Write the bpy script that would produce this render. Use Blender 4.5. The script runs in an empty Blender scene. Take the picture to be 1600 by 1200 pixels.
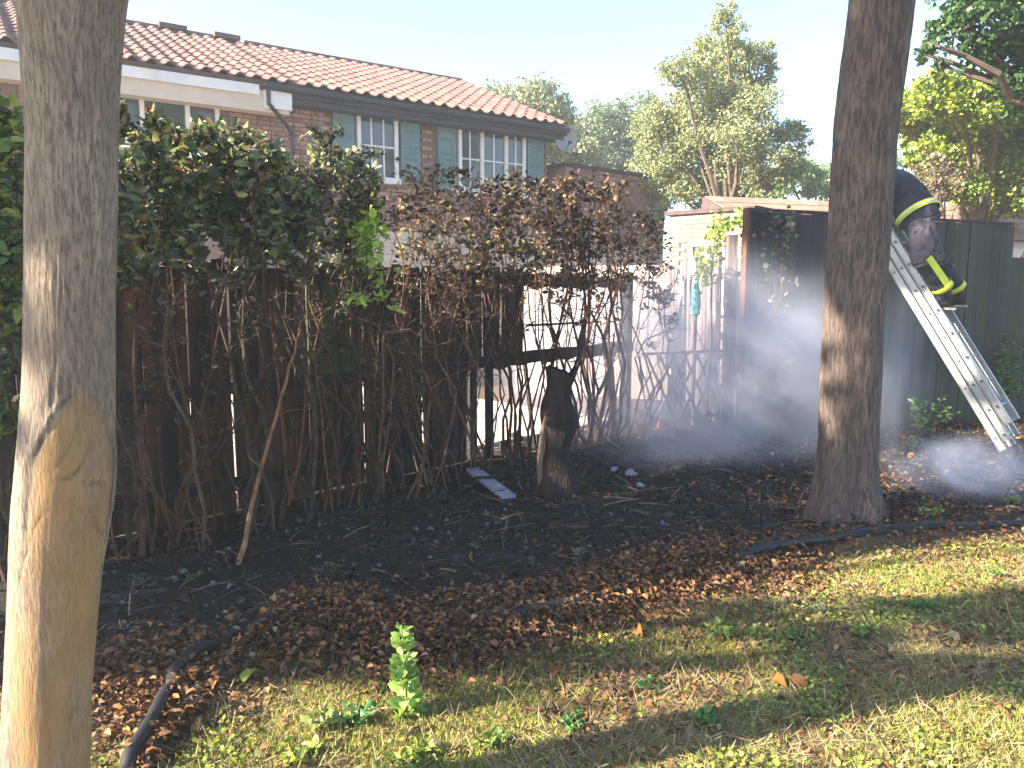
import bpy, math, random
import numpy as np
from mathutils import Vector, Matrix, noise

R = random.Random(7)
N = np.random.default_rng(11)
S = bpy.context.scene
COL = S.collection

# ---------------------------------------------------------------- camera, sky, sun, exposure
EYE = 1.6
PITCH = math.radians(7.1)
F = 1200.0                       # focal length in pixels of the 1600 px wide photograph
cam = bpy.data.cameras.new('camera')
cam.sensor_width = 36.0
cam.lens = 36.0 * F / 1600.0
cam.clip_start = 0.05
cam.clip_end = 900.0
co = bpy.data.objects.new('camera', cam)
co.location = (0, 0, EYE)
co.rotation_euler = (math.pi / 2 - PITCH, 0, 0)
COL.objects.link(co)
S.camera = co

SUN_EL = math.radians(28.5)
SUN_AZ = math.radians(108.5)     # counter-clockwise from +Y
TO_SUN = Vector((-math.sin(SUN_AZ) * math.cos(SUN_EL), math.cos(SUN_AZ) * math.cos(SUN_EL), math.sin(SUN_EL)))
w = bpy.data.worlds.new('World')
S.world = w
w.use_nodes = True
nt = w.node_tree
sky = nt.nodes.new('ShaderNodeTexSky')
sky.sky_type = 'NISHITA'
sky.sun_disc = False
sky.sun_elevation = SUN_EL
sky.sun_rotation = math.atan2(TO_SUN.x, TO_SUN.y)
sky.air_density = 1.0
sky.dust_density = 0.8
sky.ozone_density = 2.4
bg = nt.nodes['Background']
bg.inputs['Strength'].default_value = 0.078
nt.links.new(sky.outputs[0], bg.inputs[0])
sl = bpy.data.lights.new('sun', 'SUN')
sl.energy = 5.0
sl.angle = math.radians(0.6)
sl.color = (1.0, 0.86, 0.66)
so = bpy.data.objects.new('sun', sl)
so.rotation_euler = TO_SUN.to_track_quat('Z', 'Y').to_euler()
COL.objects.link(so)
S.view_settings.view_transform = 'Standard'
S.view_settings.look = 'None'
S.view_settings.exposure = 2.6
S.view_settings.gamma = 1.0
S.view_settings.use_curve_mapping = False
S.render.engine = 'CYCLES'
S.cycles.use_denoising = True
S.cycles.max_bounces = 8
S.cycles.transparent_max_bounces = 16
S.cycles.volume_bounces = 1
S.cycles.volume_step_rate = 2.0
S.cycles.volume_max_steps = 96

# ---------------------------------------------------------------- pixel -> place
def ray(px, py):
    x = (px - 800) / F
    y = (600 - py) / F
    c, s = math.cos(PITCH), math.sin(PITCH)
    return Vector((x, c + y * s, -s + y * c))
def G(px, py, z=0.0):
    d = ray(px, py)
    t = (z - EYE) / d.z
    return Vector((d.x * t, d.y * t, z))
def D(px, py, Y):
    d = ray(px, py)
    t = Y / d.y
    return Vector((d.x * t, Y, EYE + d.z * t))
def onplane(px, py, p0, n):
    d = ray(px, py)
    o = Vector((0, 0, EYE))
    t = (p0 - o).dot(n) / d.dot(n)
    return o + d * t

# ---------------------------------------------------------------- materials
def srgb(h):
    h = h.lstrip('#')
    c = [int(h[i:i + 2], 16) / 255 for i in (0, 2, 4)]
    return tuple(x / 12.92 if x < 0.04045 else ((x + 0.055) / 1.055) ** 2.4 for x in c)
def mat(name, a, b=None, rough=0.8, scale=8.0, stretch=(1, 1, 1), bump=0.0, bscale=None, rnd=0.0, c=None, cscale=2.0,
        spec=0.3, metal=0.0, trans=0.0, attr=False, detail=6.0, huernd=0.0, cpos=(0.5, 0.65)):
    """two-tone noise colour a-b, optional third tone c in larger patches, per-object random value, bump"""
    m = bpy.data.materials.new(name)
    m.use_nodes = True
    t = m.node_tree
    L = t.links.new
    p = t.nodes['Principled BSDF']
    p.inputs['Roughness'].default_value = rough
    p.inputs['Metallic'].default_value = metal
    p.inputs['Specular IOR Level'].default_value = spec
    tc = t.nodes.new('ShaderNodeTexCoord')
    mp = t.nodes.new('ShaderNodeMapping')
    mp.inputs['Scale'].default_value = stretch
    L(tc.outputs['Object'], mp.inputs[0])
    oi = t.nodes.new('ShaderNodeObjectInfo')
    if rnd:
        mul = t.nodes.new('ShaderNodeVectorMath'); mul.operation = 'SCALE'
        L(oi.outputs['Random'], mul.inputs['Scale']); mul.inputs[0].default_value = (17, 31, 7)
        add = t.nodes.new('ShaderNodeVectorMath'); add.operation = 'ADD'
        L(mp.outputs[0], add.inputs[0]); L(mul.outputs[0], add.inputs[1])
        vec = add.outputs[0]
    else:
        vec = mp.outputs[0]
    no = t.nodes.new('ShaderNodeTexNoise')
    no.inputs['Scale'].default_value = scale
    no.inputs['Detail'].default_value = detail
    no.inputs['Roughness'].default_value = 0.62
    L(vec, no.inputs['Vector'])
    cr = t.nodes.new('ShaderNodeValToRGB')
    cr.color_ramp.elements[0].position = 0.32
    cr.color_ramp.elements[1].position = 0.68
    cr.color_ramp.elements[0].color = (*a, 1)
    cr.color_ramp.elements[1].color = (*(b or a), 1)
    L(no.outputs['Fac'], cr.inputs[0])
    col = cr.outputs[0]
    if c:
        n2 = t.nodes.new('ShaderNodeTexNoise')
        n2.inputs['Scale'].default_value = cscale
        n2.inputs['Detail'].default_value = 5
        L(vec, n2.inputs['Vector'])
        r2 = t.nodes.new('ShaderNodeMapRange')
        r2.inputs[1].default_value = cpos[0]; r2.inputs[2].default_value = cpos[1]
        L(n2.outputs['Fac'], r2.inputs[0])
        mx = t.nodes.new('ShaderNodeMix'); mx.data_type = 'RGBA'
        L(r2.outputs[0], mx.inputs[0]); L(col, mx.inputs[6]); mx.inputs[7].default_value = (*c, 1)
        col = mx.outputs[2]
    if attr:
        at = t.nodes.new('ShaderNodeAttribute'); at.attribute_name = 'tint'
        mx = t.nodes.new('ShaderNodeMix'); mx.data_type = 'RGBA'; mx.blend_type = 'MULTIPLY'
        mx.inputs[0].default_value = 1
        L(col, mx.inputs[6]); L(at.outputs['Color'], mx.inputs[7])
        col = mx.outputs[2]
    if rnd or huernd:
        hs = t.nodes.new('ShaderNodeHueSaturation')
        mr = t.nodes.new('ShaderNodeMapRange')
        mr.inputs[3].default_value = 1 - rnd; mr.inputs[4].default_value = 1 + rnd
        L(oi.outputs['Random'], mr.inputs[0]); L(mr.outputs[0], hs.inputs['Value'])
        if huernd:
            fr = t.nodes.new('ShaderNodeMath'); fr.operation = 'MULTIPLY'; fr.inputs[1].default_value = 7.31
            f2 = t.nodes.new('ShaderNodeMath'); f2.operation = 'FRACT'
            m2 = t.nodes.new('ShaderNodeMapRange')
            m2.inputs[3].default_value = 0.5 - huernd; m2.inputs[4].default_value = 0.5 + huernd
            L(oi.outputs['Random'], fr.inputs[0]); L(fr.outputs[0], f2.inputs[0]); L(f2.outputs[0], m2.inputs[0])
            L(m2.outputs[0], hs.inputs['Hue'])
        L(col, hs.inputs['Color'])
        col = hs.outputs[0]
    L(col, p.inputs['Base Color'])
    if bump:
        nb = t.nodes.new('ShaderNodeTexNoise')
        nb.inputs['Scale'].default_value = bscale or scale * 2
        nb.inputs['Detail'].default_value = 8
        L(vec, nb.inputs['Vector'])
        bp = t.nodes.new('ShaderNodeBump')
        bp.inputs['Strength'].default_value = bump
        bp.inputs['Distance'].default_value = 0.02
        L(nb.outputs['Fac'], bp.inputs['Height'])
        L(bp.outputs[0], p.inputs['Normal'])
    if trans:
        tr = t.nodes.new('ShaderNodeBsdfTranslucent')
        L(col, tr.inputs['Color'])
        mxs = t.nodes.new('ShaderNodeMixShader')
        mxs.inputs[0].default_value = trans
        L(p.outputs[0], mxs.inputs[1]); L(tr.outputs[0], mxs.inputs[2])
        L(mxs.outputs[0], t.nodes['Material Output'].inputs[0])
    return m

M = {}
M['leaf'] = mat('leaf', (1, 1, 1), (0.75, 0.75, 0.75), rough=0.42, scale=20, trans=0.3, attr=True, spec=0.5)
M['drytint'] = mat('dry_leaf', (1, 1, 1), (0.6, 0.58, 0.55), rough=0.7, scale=30, trans=0.18, attr=True, spec=0.25)
M['grass'] = mat('grass_blade', (1, 1, 1), (0.8, 0.8, 0.8), rough=0.6, scale=20, trans=0.25, attr=True)
M['twig'] = mat('twig_bark', (0.16, 0.105, 0.07), (0.05, 0.035, 0.028), rough=0.85, scale=14, bump=0.5, bscale=60, attr=True)
M['bark_far'] = mat('far_bark', (0.16, 0.12, 0.09), (0.08, 0.06, 0.05), rough=0.9, scale=5)
M['charboard'] = mat('scorched_board', (0.032, 0.024, 0.026), (0.070, 0.036, 0.026), rough=0.75, scale=6, stretch=(6, 6, .8), bump=0.6, bscale=18, rnd=0.45, c=(0.009, 0.009, 0.011), cscale=1.2)
M['brownboard'] = mat('brown_board', (0.14, 0.052, 0.032), (0.055, 0.028, 0.022), rough=0.8, scale=7, stretch=(6, 6, .7), bump=0.5, bscale=18, rnd=0.4, c=(0.014, 0.012, 0.012), cscale=1.3, cpos=(0.42, 0.6))
M['greenboard'] = mat('algae_board', (0.06, 0.085, 0.03), (0.035, 0.048, 0.022), rough=0.85, scale=7, stretch=(6, 6, .7), bump=0.5, bscale=18, rnd=0.4, c=(0.016, 0.014, 0.012), cscale=1.3)
M['char'] = mat('charcoal', (0.009, 0.009, 0.010), (0.022, 0.020, 0.021), rough=0.65, scale=14, bump=0.9, bscale=40)
M['tallboard'] = mat('dark_stained_board', (0.060, 0.062, 0.056), (0.032, 0.036, 0.032), rough=0.85, scale=6, stretch=(6, 6, .6), bump=0.5, bscale=18, rnd=0.3, c=(0.045, 0.06, 0.035), cscale=0.8)
M['shadeboard'] = mat('smoke_shade_board', (0.040, 0.042, 0.056), (0.018, 0.018, 0.024), rough=0.8, scale=5, stretch=(6, 6, .7), bump=0.8, bscale=16, rnd=0.4, c=(0.062, 0.050, 0.050), cscale=1.1)
M['paleboard'] = mat('pale_board', (0.34, 0.29, 0.27), (0.20, 0.165, 0.16), rough=0.85, scale=6, stretch=(6, 6, .5), bump=0.4, bscale=20, rnd=0.25, c=(0.44, 0.36, 0.30), cscale=1.5)
M['pinkboard'] = mat('weathered_board', (0.36, 0.30, 0.31), (0.18, 0.14, 0.15), rough=0.85, scale=5, stretch=(7, 7, .5), bump=0.5, bscale=20, rnd=0.3, c=(0.10, 0.07, 0.08), cscale=1.3, cpos=(0.55, 0.7))
M['tile'] = mat('clay_tile', (0.185, 0.096, 0.086), (0.125, 0.064, 0.060), rough=0.75, scale=9, bump=0.3, bscale=60, rnd=0.16, c=(0.16, 0.10, 0.09), cscale=3, huernd=0.012)
M['ridge'] = mat('ridge_tile', (0.11, 0.07, 0.07), (0.07, 0.05, 0.06), rough=0.85, scale=9, bump=0.3, rnd=0.2)
M['brick'] = mat('brick', (0.38, 0.225, 0.185), (0.27, 0.165, 0.15), rough=0.9, scale=12, bump=0.5, bscale=90, rnd=0.35, huernd=0.02, c=(0.12, 0.07, 0.07), cscale=6)
M['creambrick'] = mat('cream_brick', (0.44, 0.36, 0.25), (0.34, 0.25, 0.18), rough=0.9, scale=12, bump=0.4, bscale=90, rnd=0.22, huernd=0.012)
M['mortar'] = mat('mortar', (0.30, 0.26, 0.24), (0.22, 0.19, 0.18), rough=0.95, scale=20, bump=0.3)
M['darkmortar'] = mat('dark_mortar', (0.24, 0.17, 0.15), (0.18, 0.13, 0.12), rough=0.95, scale=20)
M['whitepaint'] = mat('white_paint', (0.74, 0.74, 0.73), (0.62, 0.62, 0.60), rough=0.5, scale=4, rnd=0.05)
M['cream'] = mat('cream_boarding', (0.60, 0.52, 0.43), (0.50, 0.43, 0.36), rough=0.7, scale=4, rnd=0.08)
M['navy'] = mat('dark_fascia', (0.040, 0.040, 0.065), (0.026, 0.026, 0.045), rough=0.55, scale=4)
M['darkplastic'] = mat('gutter_plastic', (0.03, 0.035, 0.05), (0.022, 0.026, 0.038), rough=0.4, scale=4)
M['teal'] = mat('teal_shutter', (0.13, 0.25, 0.26), (0.09, 0.18, 0.20), rough=0.6, scale=5, rnd=0.1)
M['dishgrey'] = mat('dish_grey', (0.30, 0.31, 0.34), (0.25, 0.26, 0.29), rough=0.5, scale=4)
M['garageroof'] = mat('garage_roof', (0.40, 0.21, 0.16), (0.30, 0.15, 0.12), rough=0.85, scale=6, bump=0.3, rnd=0.15)
M['render'] = mat('pale_render', (0.66, 0.60, 0.52), (0.56, 0.50, 0.43), rough=0.9, scale=3, bump=0.2)
M['slab'] = mat('paving_slab', (0.52, 0.47, 0.43), (0.38, 0.34, 0.33), rough=0.85, scale=5, bump=0.3, bscale=40, rnd=0.12, c=(0.2, 0.18, 0.18), cscale=1.6, cpos=(0.56, 0.7))
M['alu'] = mat('ladder_aluminium', (0.42, 0.43, 0.44), (0.30, 0.31, 0.32), rough=0.5, scale=6, stretch=(1, 1, 1), metal=0.75, bump=0.15)
M['alujoint'] = mat('ladder_dark_joint', (0.12, 0.12, 0.12), (0.08, 0.08, 0.08), rough=0.6, scale=6)
M['hose'] = mat('hose_rubber', (0.022, 0.023, 0.026), (0.014, 0.014, 0.016), rough=0.5, scale=12)
M['cloth'] = mat('firekit_navy', (0.030, 0.036, 0.060), (0.020, 0.024, 0.040), rough=0.9, scale=7, bump=0.8, bscale=14)
M['clothgrey'] = mat('firekit_grey', (0.17, 0.145, 0.16), (0.06, 0.055, 0.07), rough=0.9, scale=6, bump=0.8, bscale=14)
M['hivis'] = mat('hivis_yellow', (0.62, 0.72, 0.05), (0.52, 0.62, 0.05), rough=0.5, scale=12)
M['silver'] = mat('reflective_silver', (0.55, 0.56, 0.5), (0.45, 0.46, 0.42), rough=0.35, scale=12, metal=0.2)
M['rubber'] = mat('boot_rubber', (0.02, 0.02, 0.024), (0.014, 0.014, 0.016), rough=0.5, scale=12)
M['sole'] = mat('boot_sole', (0.45, 0.42, 0.36), (0.3, 0.28, 0.25), rough=0.7, scale=12)
M['skin'] = mat('skin', (0.50, 0.29, 0.21), (0.45, 0.26, 0.19), rough=0.55, scale=12)
M['helmet'] = mat('helmet_yellow', (0.6, 0.55, 0.12), (0.5, 0.46, 0.1), rough=0.35, scale=8)
M['turq'] = mat('turquoise_cloth', (0.06, 0.50, 0.42), (0.05, 0.42, 0.36), rough=0.6, scale=8)
M['orange'] = mat('orange_board', (0.70, 0.24, 0.06), (0.55, 0.17, 0.05), rough=0.7, scale=8)
M['ash'] = mat('ash_grey_wood', (0.36, 0.35, 0.40), (0.20, 0.20, 0.25), rough=0.9, scale=9, bump=0.5)
M['stump'] = mat('stump_bark', (0.045, 0.026, 0.021), (0.018, 0.014, 0.014), rough=0.9, scale=7, stretch=(3, 3, .6), bump=0.9, bscale=14, c=(0.012, 0.011, 0.013), cscale=2.2, cpos=(0.45, 0.6))
M['wood_litedge'] = mat('pole_wood_lit_edge', (0.24, 0.16, 0.11), (0.14, 0.09, 0.07), rough=0.8, scale=7, stretch=(5, 5, .5), bump=0.3)
gl = bpy.data.materials.new('window_glass'); gl.use_nodes = True
_p = gl.node_tree.nodes['Principled BSDF']
_p.inputs['Base Color'].default_value = (0.035, 0.05, 0.06, 1)
_p.inputs['Roughness'].default_value = 0.06
_p.inputs['Specular IOR Level'].default_value = 0.8
M['glass'] = gl

# ---------------------------------------------------------------- mesh helpers
class MB:
    def __init__(s):
        s.v = []; s.f = []; s.m = []; s.t = []; s.tint = (1, 1, 1)
    def add(s, vs, fs, mi=0):
        o = len(s.v)
        s.v.extend([tuple(v) for v in vs])
        s.f.extend([tuple(i + o for i in f) for f in fs])
        s.m.extend([mi] * len(fs))
        s.t.extend([s.tint] * len(fs))
        return s
    def box(s, x0, x1, y0, y1, z0, z1, mi=0, mtx=None):
        vs = [Vector((x, y, z)) for z in (z0, z1) for y in (y0, y1) for x in (x0, x1)]
        if mtx: vs = [mtx @ v for v in vs]
        return s.add(vs, [(0, 2, 3, 1), (4, 5, 7, 6), (0, 1, 5, 4), (2, 6, 7, 3), (0, 4, 6, 2), (1, 3, 7, 5)], mi)
    def bar(s, a, b, wd, hd, up=Vector((0, 0, 1)), mi=0):
        a, b = Vector(a), Vector(b)
        d = (b - a); l = d.length; d.normalize()
        x = d.cross(up)
        if x.length < 1e-4: x = d.cross(Vector((1, 0, 0)))
        x.normalize(); y = x.cross(d)
        mt = Matrix(((x.x, y.x, d.x, a.x), (x.y, y.y, d.y, a.y), (x.z, y.z, d.z, a.z), (0, 0, 0, 1)))
        return s.box(-wd / 2, wd / 2, -hd / 2, hd / 2, 0, l, mi, mt)
    def tube(s, pts, rad, n=6, mi=0, cap=True):
        pts = [Vector(p) for p in pts]
        k = len(pts)
        if not hasattr(rad, '__len__'): rad = [rad] * k
        vs = []
        ref = Vector((0.31, 0.17, 0.93))
        for i in range(k):
            d = (pts[min(i + 1, k - 1)] - pts[max(i - 1, 0)])
            if d.length < 1e-7: d = Vector((0, 0, 1))
            d.normalize()
            x = d.cross(ref)
            if x.length < 0.05: x = d.cross(Vector((1, 0, 0)))
            x.normalize(); y = d.cross(x)
            for j in range(n):
                a = 2 * math.pi * j / n
                vs.append(pts[i] + (x * math.cos(a) + y * math.sin(a)) * rad[i])
        fs = []
        for i in range(k - 1):
            for j in range(n):
                j2 = (j + 1) % n
                fs.append((i * n + j, i * n + j2, (i + 1) * n + j2, (i + 1) * n + j))
        if cap:
            fs.append(tuple(range(n - 1, -1, -1))); fs.append(tuple((k - 1) * n + j for j in range(n)))
        return s.add(vs, fs, mi)
    def mesh(s, name, mats, smooth=False):
        me = bpy.data.meshes.new(name)
        me.from_pydata(s.v, [], s.f)
        for m in (mats if isinstance(mats, (list, tuple)) else [mats]): me.materials.append(m)
        me.polygons.foreach_set('material_index', s.m)
        if smooth: me.polygons.foreach_set('use_smooth', [True] * len(s.f))
        if any(t != (1, 1, 1) for t in s.t):
            at = me.color_attributes.new('tint', 'FLOAT_COLOR', 'CORNER')
            buf = []
            for f, t in zip(s.f, s.t): buf.extend([t[0], t[1], t[2], 1.0] * len(f))
            at.data.foreach_set('color', buf)
        elif True:
            at = me.color_attributes.new('tint', 'FLOAT_COLOR', 'CORNER')
            at.data.foreach_set('color', [1.0] * (4 * sum(len(f) for f in s.f)))
        me.update()
        return me
    def obj(s, name, mats, parent=None, smooth=False, loc=None, rot=None):
        return link(name, s.mesh(name, mats, smooth), parent, loc, rot)

def link(name, me, parent=None, loc=None, rot=None, sc=None):
    o = bpy.data.objects.new(name, me)
    COL.objects.link(o)
    if parent is not None: o.parent = parent
    if loc is not None: o.location = loc
    if rot is not None: o.rotation_euler = rot
    if sc is not None: o.scale = sc
    return o
def empty(name, loc=(0, 0, 0), rz=0.0):
    o = bpy.data.objects.new(name, None)
    o.empty_display_size = 0.2
    COL.objects.link(o); o.location = loc; o.rotation_euler = (0, 0, rz)
    return o
def tag(o, label=None, cat=None, group=None, kind=None):
    if label: o['label'] = label
    if cat: o['category'] = cat
    if group: o['group'] = group
    if kind: o['kind'] = kind
    return o
def copy_tree(o, parent=None):
    c = o.copy(); COL.objects.link(c)
    if parent is not None: c.parent = parent
    for ch in o.children: copy_tree(ch, c)
    return c

def leaves_mesh(name, P, size, tint, material, up=0.35, aspect=0.42, fold=0.18, dirs=None, lean=None, simple=False):
    """P (n,3) leaf bases; size (n,), tint (n,3). Each leaf is a folded, pointed four-triangle blade."""
    n = len(P)
    if dirs is None:
        dirs = N.normal(size=(n, 3)); dirs[:, 2] = dirs[:, 2] * 0.6 + up
    dirs = dirs / (np.linalg.norm(dirs, axis=1, keepdims=True) + 1e-9)
    q = N.normal(size=(n, 3))
    if lean is not None: q = q * lean + np.array([0, 0, 1.0])
    side = np.cross(dirs, q); side /= (np.linalg.norm(side, axis=1, keepdims=True) + 1e-9)
    nor = np.cross(side, dirs)
    L = size[:, None]
    W = L * aspect * N.uniform(0.8, 1.2, (n, 1))
    K = 6 if not simple else 4
    v = np.empty((n, K + (1 if not simple else 0), 3))
    v[:, 0] = P
    if simple:
        v[:, 1] = P + dirs * L * 0.5 - side * W + nor * L * fold
        v[:, 2] = P + dirs * L - nor * L * fold * 0.8
        v[:, 3] = P + dirs * L * 0.45 + side * W + nor * L * fold
        tris = [(0, 1, 2), (0, 2, 3)]
    else:
        cu = N.uniform(.3, 1.6, (n, 1))
        v[:, 1] = P + dirs * L * 0.28 - side * W * .85 + nor * L * fold * .8
        v[:, 2] = P + dirs * L * 0.68 - side * W * .80 + nor * L * fold * (1 - cu * .6)
        v[:, 3] = P + dirs * L - nor * L * fold * cu
        v[:, 4] = P + dirs * L * 0.72 + side * W * .75 + nor * L * fold * (1 - cu * .6)
        v[:, 5] = P + dirs * L * 0.30 + side * W * .90 + nor * L * fold * .8
        v[:, 6] = P + dirs * L * 0.5
        tris = [(0, 6, 1), (1, 6, 2), (2, 6, 3), (3, 6, 4), (4, 6, 5), (5, 6, 0)]
    nv = v.shape[1]; nt_ = len(tris)
    base = (np.arange(n) * nv)[:, None]
    f = np.concatenate([base + np.array(t_) for t_ in tris], axis=1).reshape(-1, 3)
    me = bpy.data.meshes.new(name)
    me.vertices.add(n * nv); me.vertices.foreach_set('co', v.ravel())
    k = len(f)
    me.loops.add(k * 3); me.loops.foreach_set('vertex_index', f.ravel().astype(np.int32))
    me.polygons.add(k)
    me.polygons.foreach_set('loop_start', np.arange(0, k * 3, 3, dtype=np.int32))
    me.polygons.foreach_set('loop_total', np.full(k, 3, dtype=np.int32))
    me.update(calc_edges=True)
    at = me.color_attributes.new('tint', 'FLOAT_COLOR', 'CORNER')
    c = np.ones((n, nt_ * 3, 4), dtype=np.float32)
    c[:, :, :3] = tint[:, None, :]
    at.data.foreach_set('color', c.ravel())
    me.materials.append(material)
    me.validate()
    return me

def palette(n, cols, weights, jitter=0.2):
    cols = np.array(cols, float); wts = np.array(weights, float); wts /= wts.sum()
    i = N.choice(len(cols), n, p=wts)
    c = cols[i] * N.uniform(1 - jitter, 1 + jitter, (n, 1)) * N.uniform(0.93, 1.07, (n, 3))
    return c

# ---------------------------------------------------------------- the fence line and zones
FA0 = G(190, 838); FA1 = G(730, 722)
FD = (FA1 - FA0).normalized()                    # along the burnt fence, away to the right
FN = Vector((FD.y, -FD.x, 0))                    # towards the camera
def fence_at(px, py=450, off=0.0, z=0.0):
    p = onplane(px, py, FA0 + FN * off, FN)
    return Vector((p.x, p.y, z))
hose_px = [(1680, 822), (1600, 829), (1500, 833), (1380, 842), (1290, 856), (1200, 876), (1100, 895), (1000, 925), (930, 948), (860, 968), (780, 982),
           (700, 988), (620, 988), (560, 986), (480, 986), (420, 994), (360, 1018), (310, 1048), (275, 1085), (262, 1115), (240, 1160), (205, 1215), (190, 1260)]
HP = [G(*p) for p in hose_px]
HX = np.array([p.x for p in HP][::-1]); HY = np.array([p.y for p in HP][::-1])
_o = np.argsort(HX); HX = HX[_o]; HY = HY[_o]
def edge_y(x):
    return np.interp(x, HX, HY)

def ground_h(x, y):
    v = 0.035 * noise.noise(Vector((x * 0.9, y * 0.9, 3.1))) + 0.016 * noise.noise(Vector((x * 4, y * 4, 7.7)))
    s = y - float(edge_y(min(max(x, -2.2), 6)))
    b = math.exp(-((s - 0.15) / 0.28) ** 2) * (0.045 + 0.03 * noise.noise(Vector((x * 2.3, y * 2.3, 1.2))))
    d = (Vector((x, y, 0)) - FA0).dot(FN)
    k = max(0.0, min(1.0, (d + 0.1) / 0.5))
    r = math.hypot(x, y)
    return (v + b) * k * max(0, min(1, (26 - r) / 10))

def build_ground():
    xs = list(np.arange(-3.2, 8.4, 0.05)); ys = list(np.arange(0.6, 11.0, 0.05))
    ext = [0.3, 0.8, 1.6, 3, 6, 10, 18, 35, 70, 150, 300]
    xs = [xs[0] - e for e in ext][::-1] + xs + [xs[-1] + e for e in ext]
    ys = [ys[0] - e for e in ext][::-1] + ys + [ys[-1] + e for e in ext] + [450]
    nx, ny = len(xs), len(ys)
    vs = [(x, y, ground_h(x, y)) for y in ys for x in xs]
    idx = np.arange(nx * ny).reshape(ny, nx)
    f = np.stack([idx[:-1, :-1], idx[:-1, 1:], idx[1:, 1:], idx[1:, :-1]], -1).reshape(-1, 4)
    me = bpy.data.meshes.new('ground')
    me.from_pydata(vs, [], f.tolist())
    me.polygons.foreach_set('use_smooth', [True] * len(f))
    V = np.array(vs)
    s = V[:, 1] - np.interp(V[:, 0], HX, HY)
    dist = (V[:, 0] - FA0.x) * FN.x + (V[:, 1] - FA0.y) * FN.y
    nz = np.array([noise.fractal(Vector((x * 1.7, y * 1.7, 0)), 1.0, 2.0, 4) for x, y, _ in vs])
    s2 = s + nz * 0.35
    char = np.clip((s2 + 0.05) / 0.5, 0, 1)
    char *= np.clip(1 - (V[:, 0] - 5.0) / 1.5, 0.25, 1)
    char[dist < -0.25] = 0.3
    grass = np.clip(-(s2 + 0.05) / 0.4, 0, 1)
    at = me.color_attributes.new('zone', 'FLOAT_COLOR', 'POINT')
    c = np.zeros((len(vs), 4), dtype=np.float32)
    c[:, 0] = char; c[:, 1] = grass; c[:, 3] = 1
    at.data.foreach_set('color', c.ravel())
    m = bpy.data.materials.new('forest_floor'); m.use_nodes = True
    t = m.node_tree; L = t.links.new; p = t.nodes['Principled BSDF']
    p.inputs['Roughness'].default_value = 0.95; p.inputs['Specular IOR Level'].default_value = 0.15
    a = t.nodes.new('ShaderNodeAttribute'); a.attribute_name = 'zone'
    sp = t.nodes.new('ShaderNodeSeparateColor'); L(a.outputs['Color'], sp.inputs[0])
    tc = t.nodes.new('ShaderNodeTexCoord')
    def nz_(sc, det=8, lo=0.35, hi=0.65):
        n = t.nodes.new('ShaderNodeTexNoise'); n.inputs['Scale'].default_value = sc; n.inputs['Detail'].default_value = det
        n.inputs['Roughness'].default_value = 0.7
        L(tc.outputs['Object'], n.inputs['Vector'])
        r = t.nodes.new('ShaderNodeMapRange'); r.inputs[1].default_value = lo; r.inputs[2].default_value = hi
        L(n.outputs['Fac'], r.inputs[0]); return r.outputs[0], n.outputs['Fac']
    def mix(fac, A, B):
        x = t.nodes.new('ShaderNodeMix'); x.data_type = 'RGBA'
        L(fac, x.inputs[0])
        for s_, i in ((A, 6), (B, 7)):
            if isinstance(s_, tuple): x.inputs[i].default_value = (*s_, 1)
            else: L(s_, x.inputs[i])
        return x.outputs[2]
    f1, raw = nz_(14); f2, _ = nz_(3.2, 5, .42, .62); f3, _ = nz_(60, 4)
    soil = mix(f1, (0.075, 0.045, 0.030), (0.16, 0.10, 0.065))
    soil = mix(f3, soil, (0.10, 0.065, 0.045))
    gcol = mix(f1, (0.11, 0.105, 0.04), (0.20, 0.16, 0.08))
    gcol = mix(f2, gcol, (0.20, 0.135, 0.08))
    burnt = mix(f1, (0.010, 0.010, 0.012), (0.034, 0.030, 0.030))
    burnt = mix(f2, burnt, (0.028, 0.020, 0.016))
    fa, _ = nz_(2.1, 9, .56, .70); fb_, _ = nz_(33, 6, .40, .60)
    mm_ = t.nodes.new('ShaderNodeMath'); mm_.operation = 'MULTIPLY'; L(fa, mm_.inputs[0]); L(fb_, mm_.inputs[1])
    burnt = mix(mm_.outputs[0], burnt, (0.17, 0.155, 0.16))
    x = mix(sp.outputs['Green'], soil, gcol)
    x = mix(sp.outputs['Red'], x, burnt)
    L(x, p.inputs['Base Color'])
    b = t.nodes.new('ShaderNodeBump'); b.inputs['Strength'].default_value = 0.8; b.inputs['Distance'].default_value = 0.03
    L(raw, b.inputs['Height']); L(b.outputs[0], p.inputs['Normal'])
    me.materials.append(m)
    tag(link('ground', me), kind='structure')
build_ground()

# ---------------------------------------------------------------- garden paving behind the burnt fence
def garden():
    root = link('garden_patio', None) if False else None
    sm = MB().box(-0.295, 0.295, -0.295, 0.295, 0, 0.035).mesh('paving_slab', M['slab'])
    bed = MB()
    o = fence_at(560, off=-0.25); X = FD; Y = -FN
    def loc(u, v, z=0): return Vector((o.x + X.x * u + Y.x * v, o.y + X.y * u + Y.y * v, z))
    bed.add([loc(-4, 0, 0.006), loc(3.3, 0, 0.006), loc(3.3, 6.2, 0.006), loc(-4, 6.2, 0.006)], [(0, 1, 2, 3)])
    b = bed.obj('patio', M['mortar']); tag(b, kind='structure')
    rz = math.atan2(X.y, X.x)
    for i in range(-6, 6):
        for j in range(10):
            q = link('paving_slab', sm, b, loc(i * .605 + .3, j * .605 + .35, 0.012 + R.uniform(0, .006)), (R.uniform(-.004, .004), R.uniform(-.004, .004), rz + R.uniform(-.006, .006)))
garden()

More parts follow.
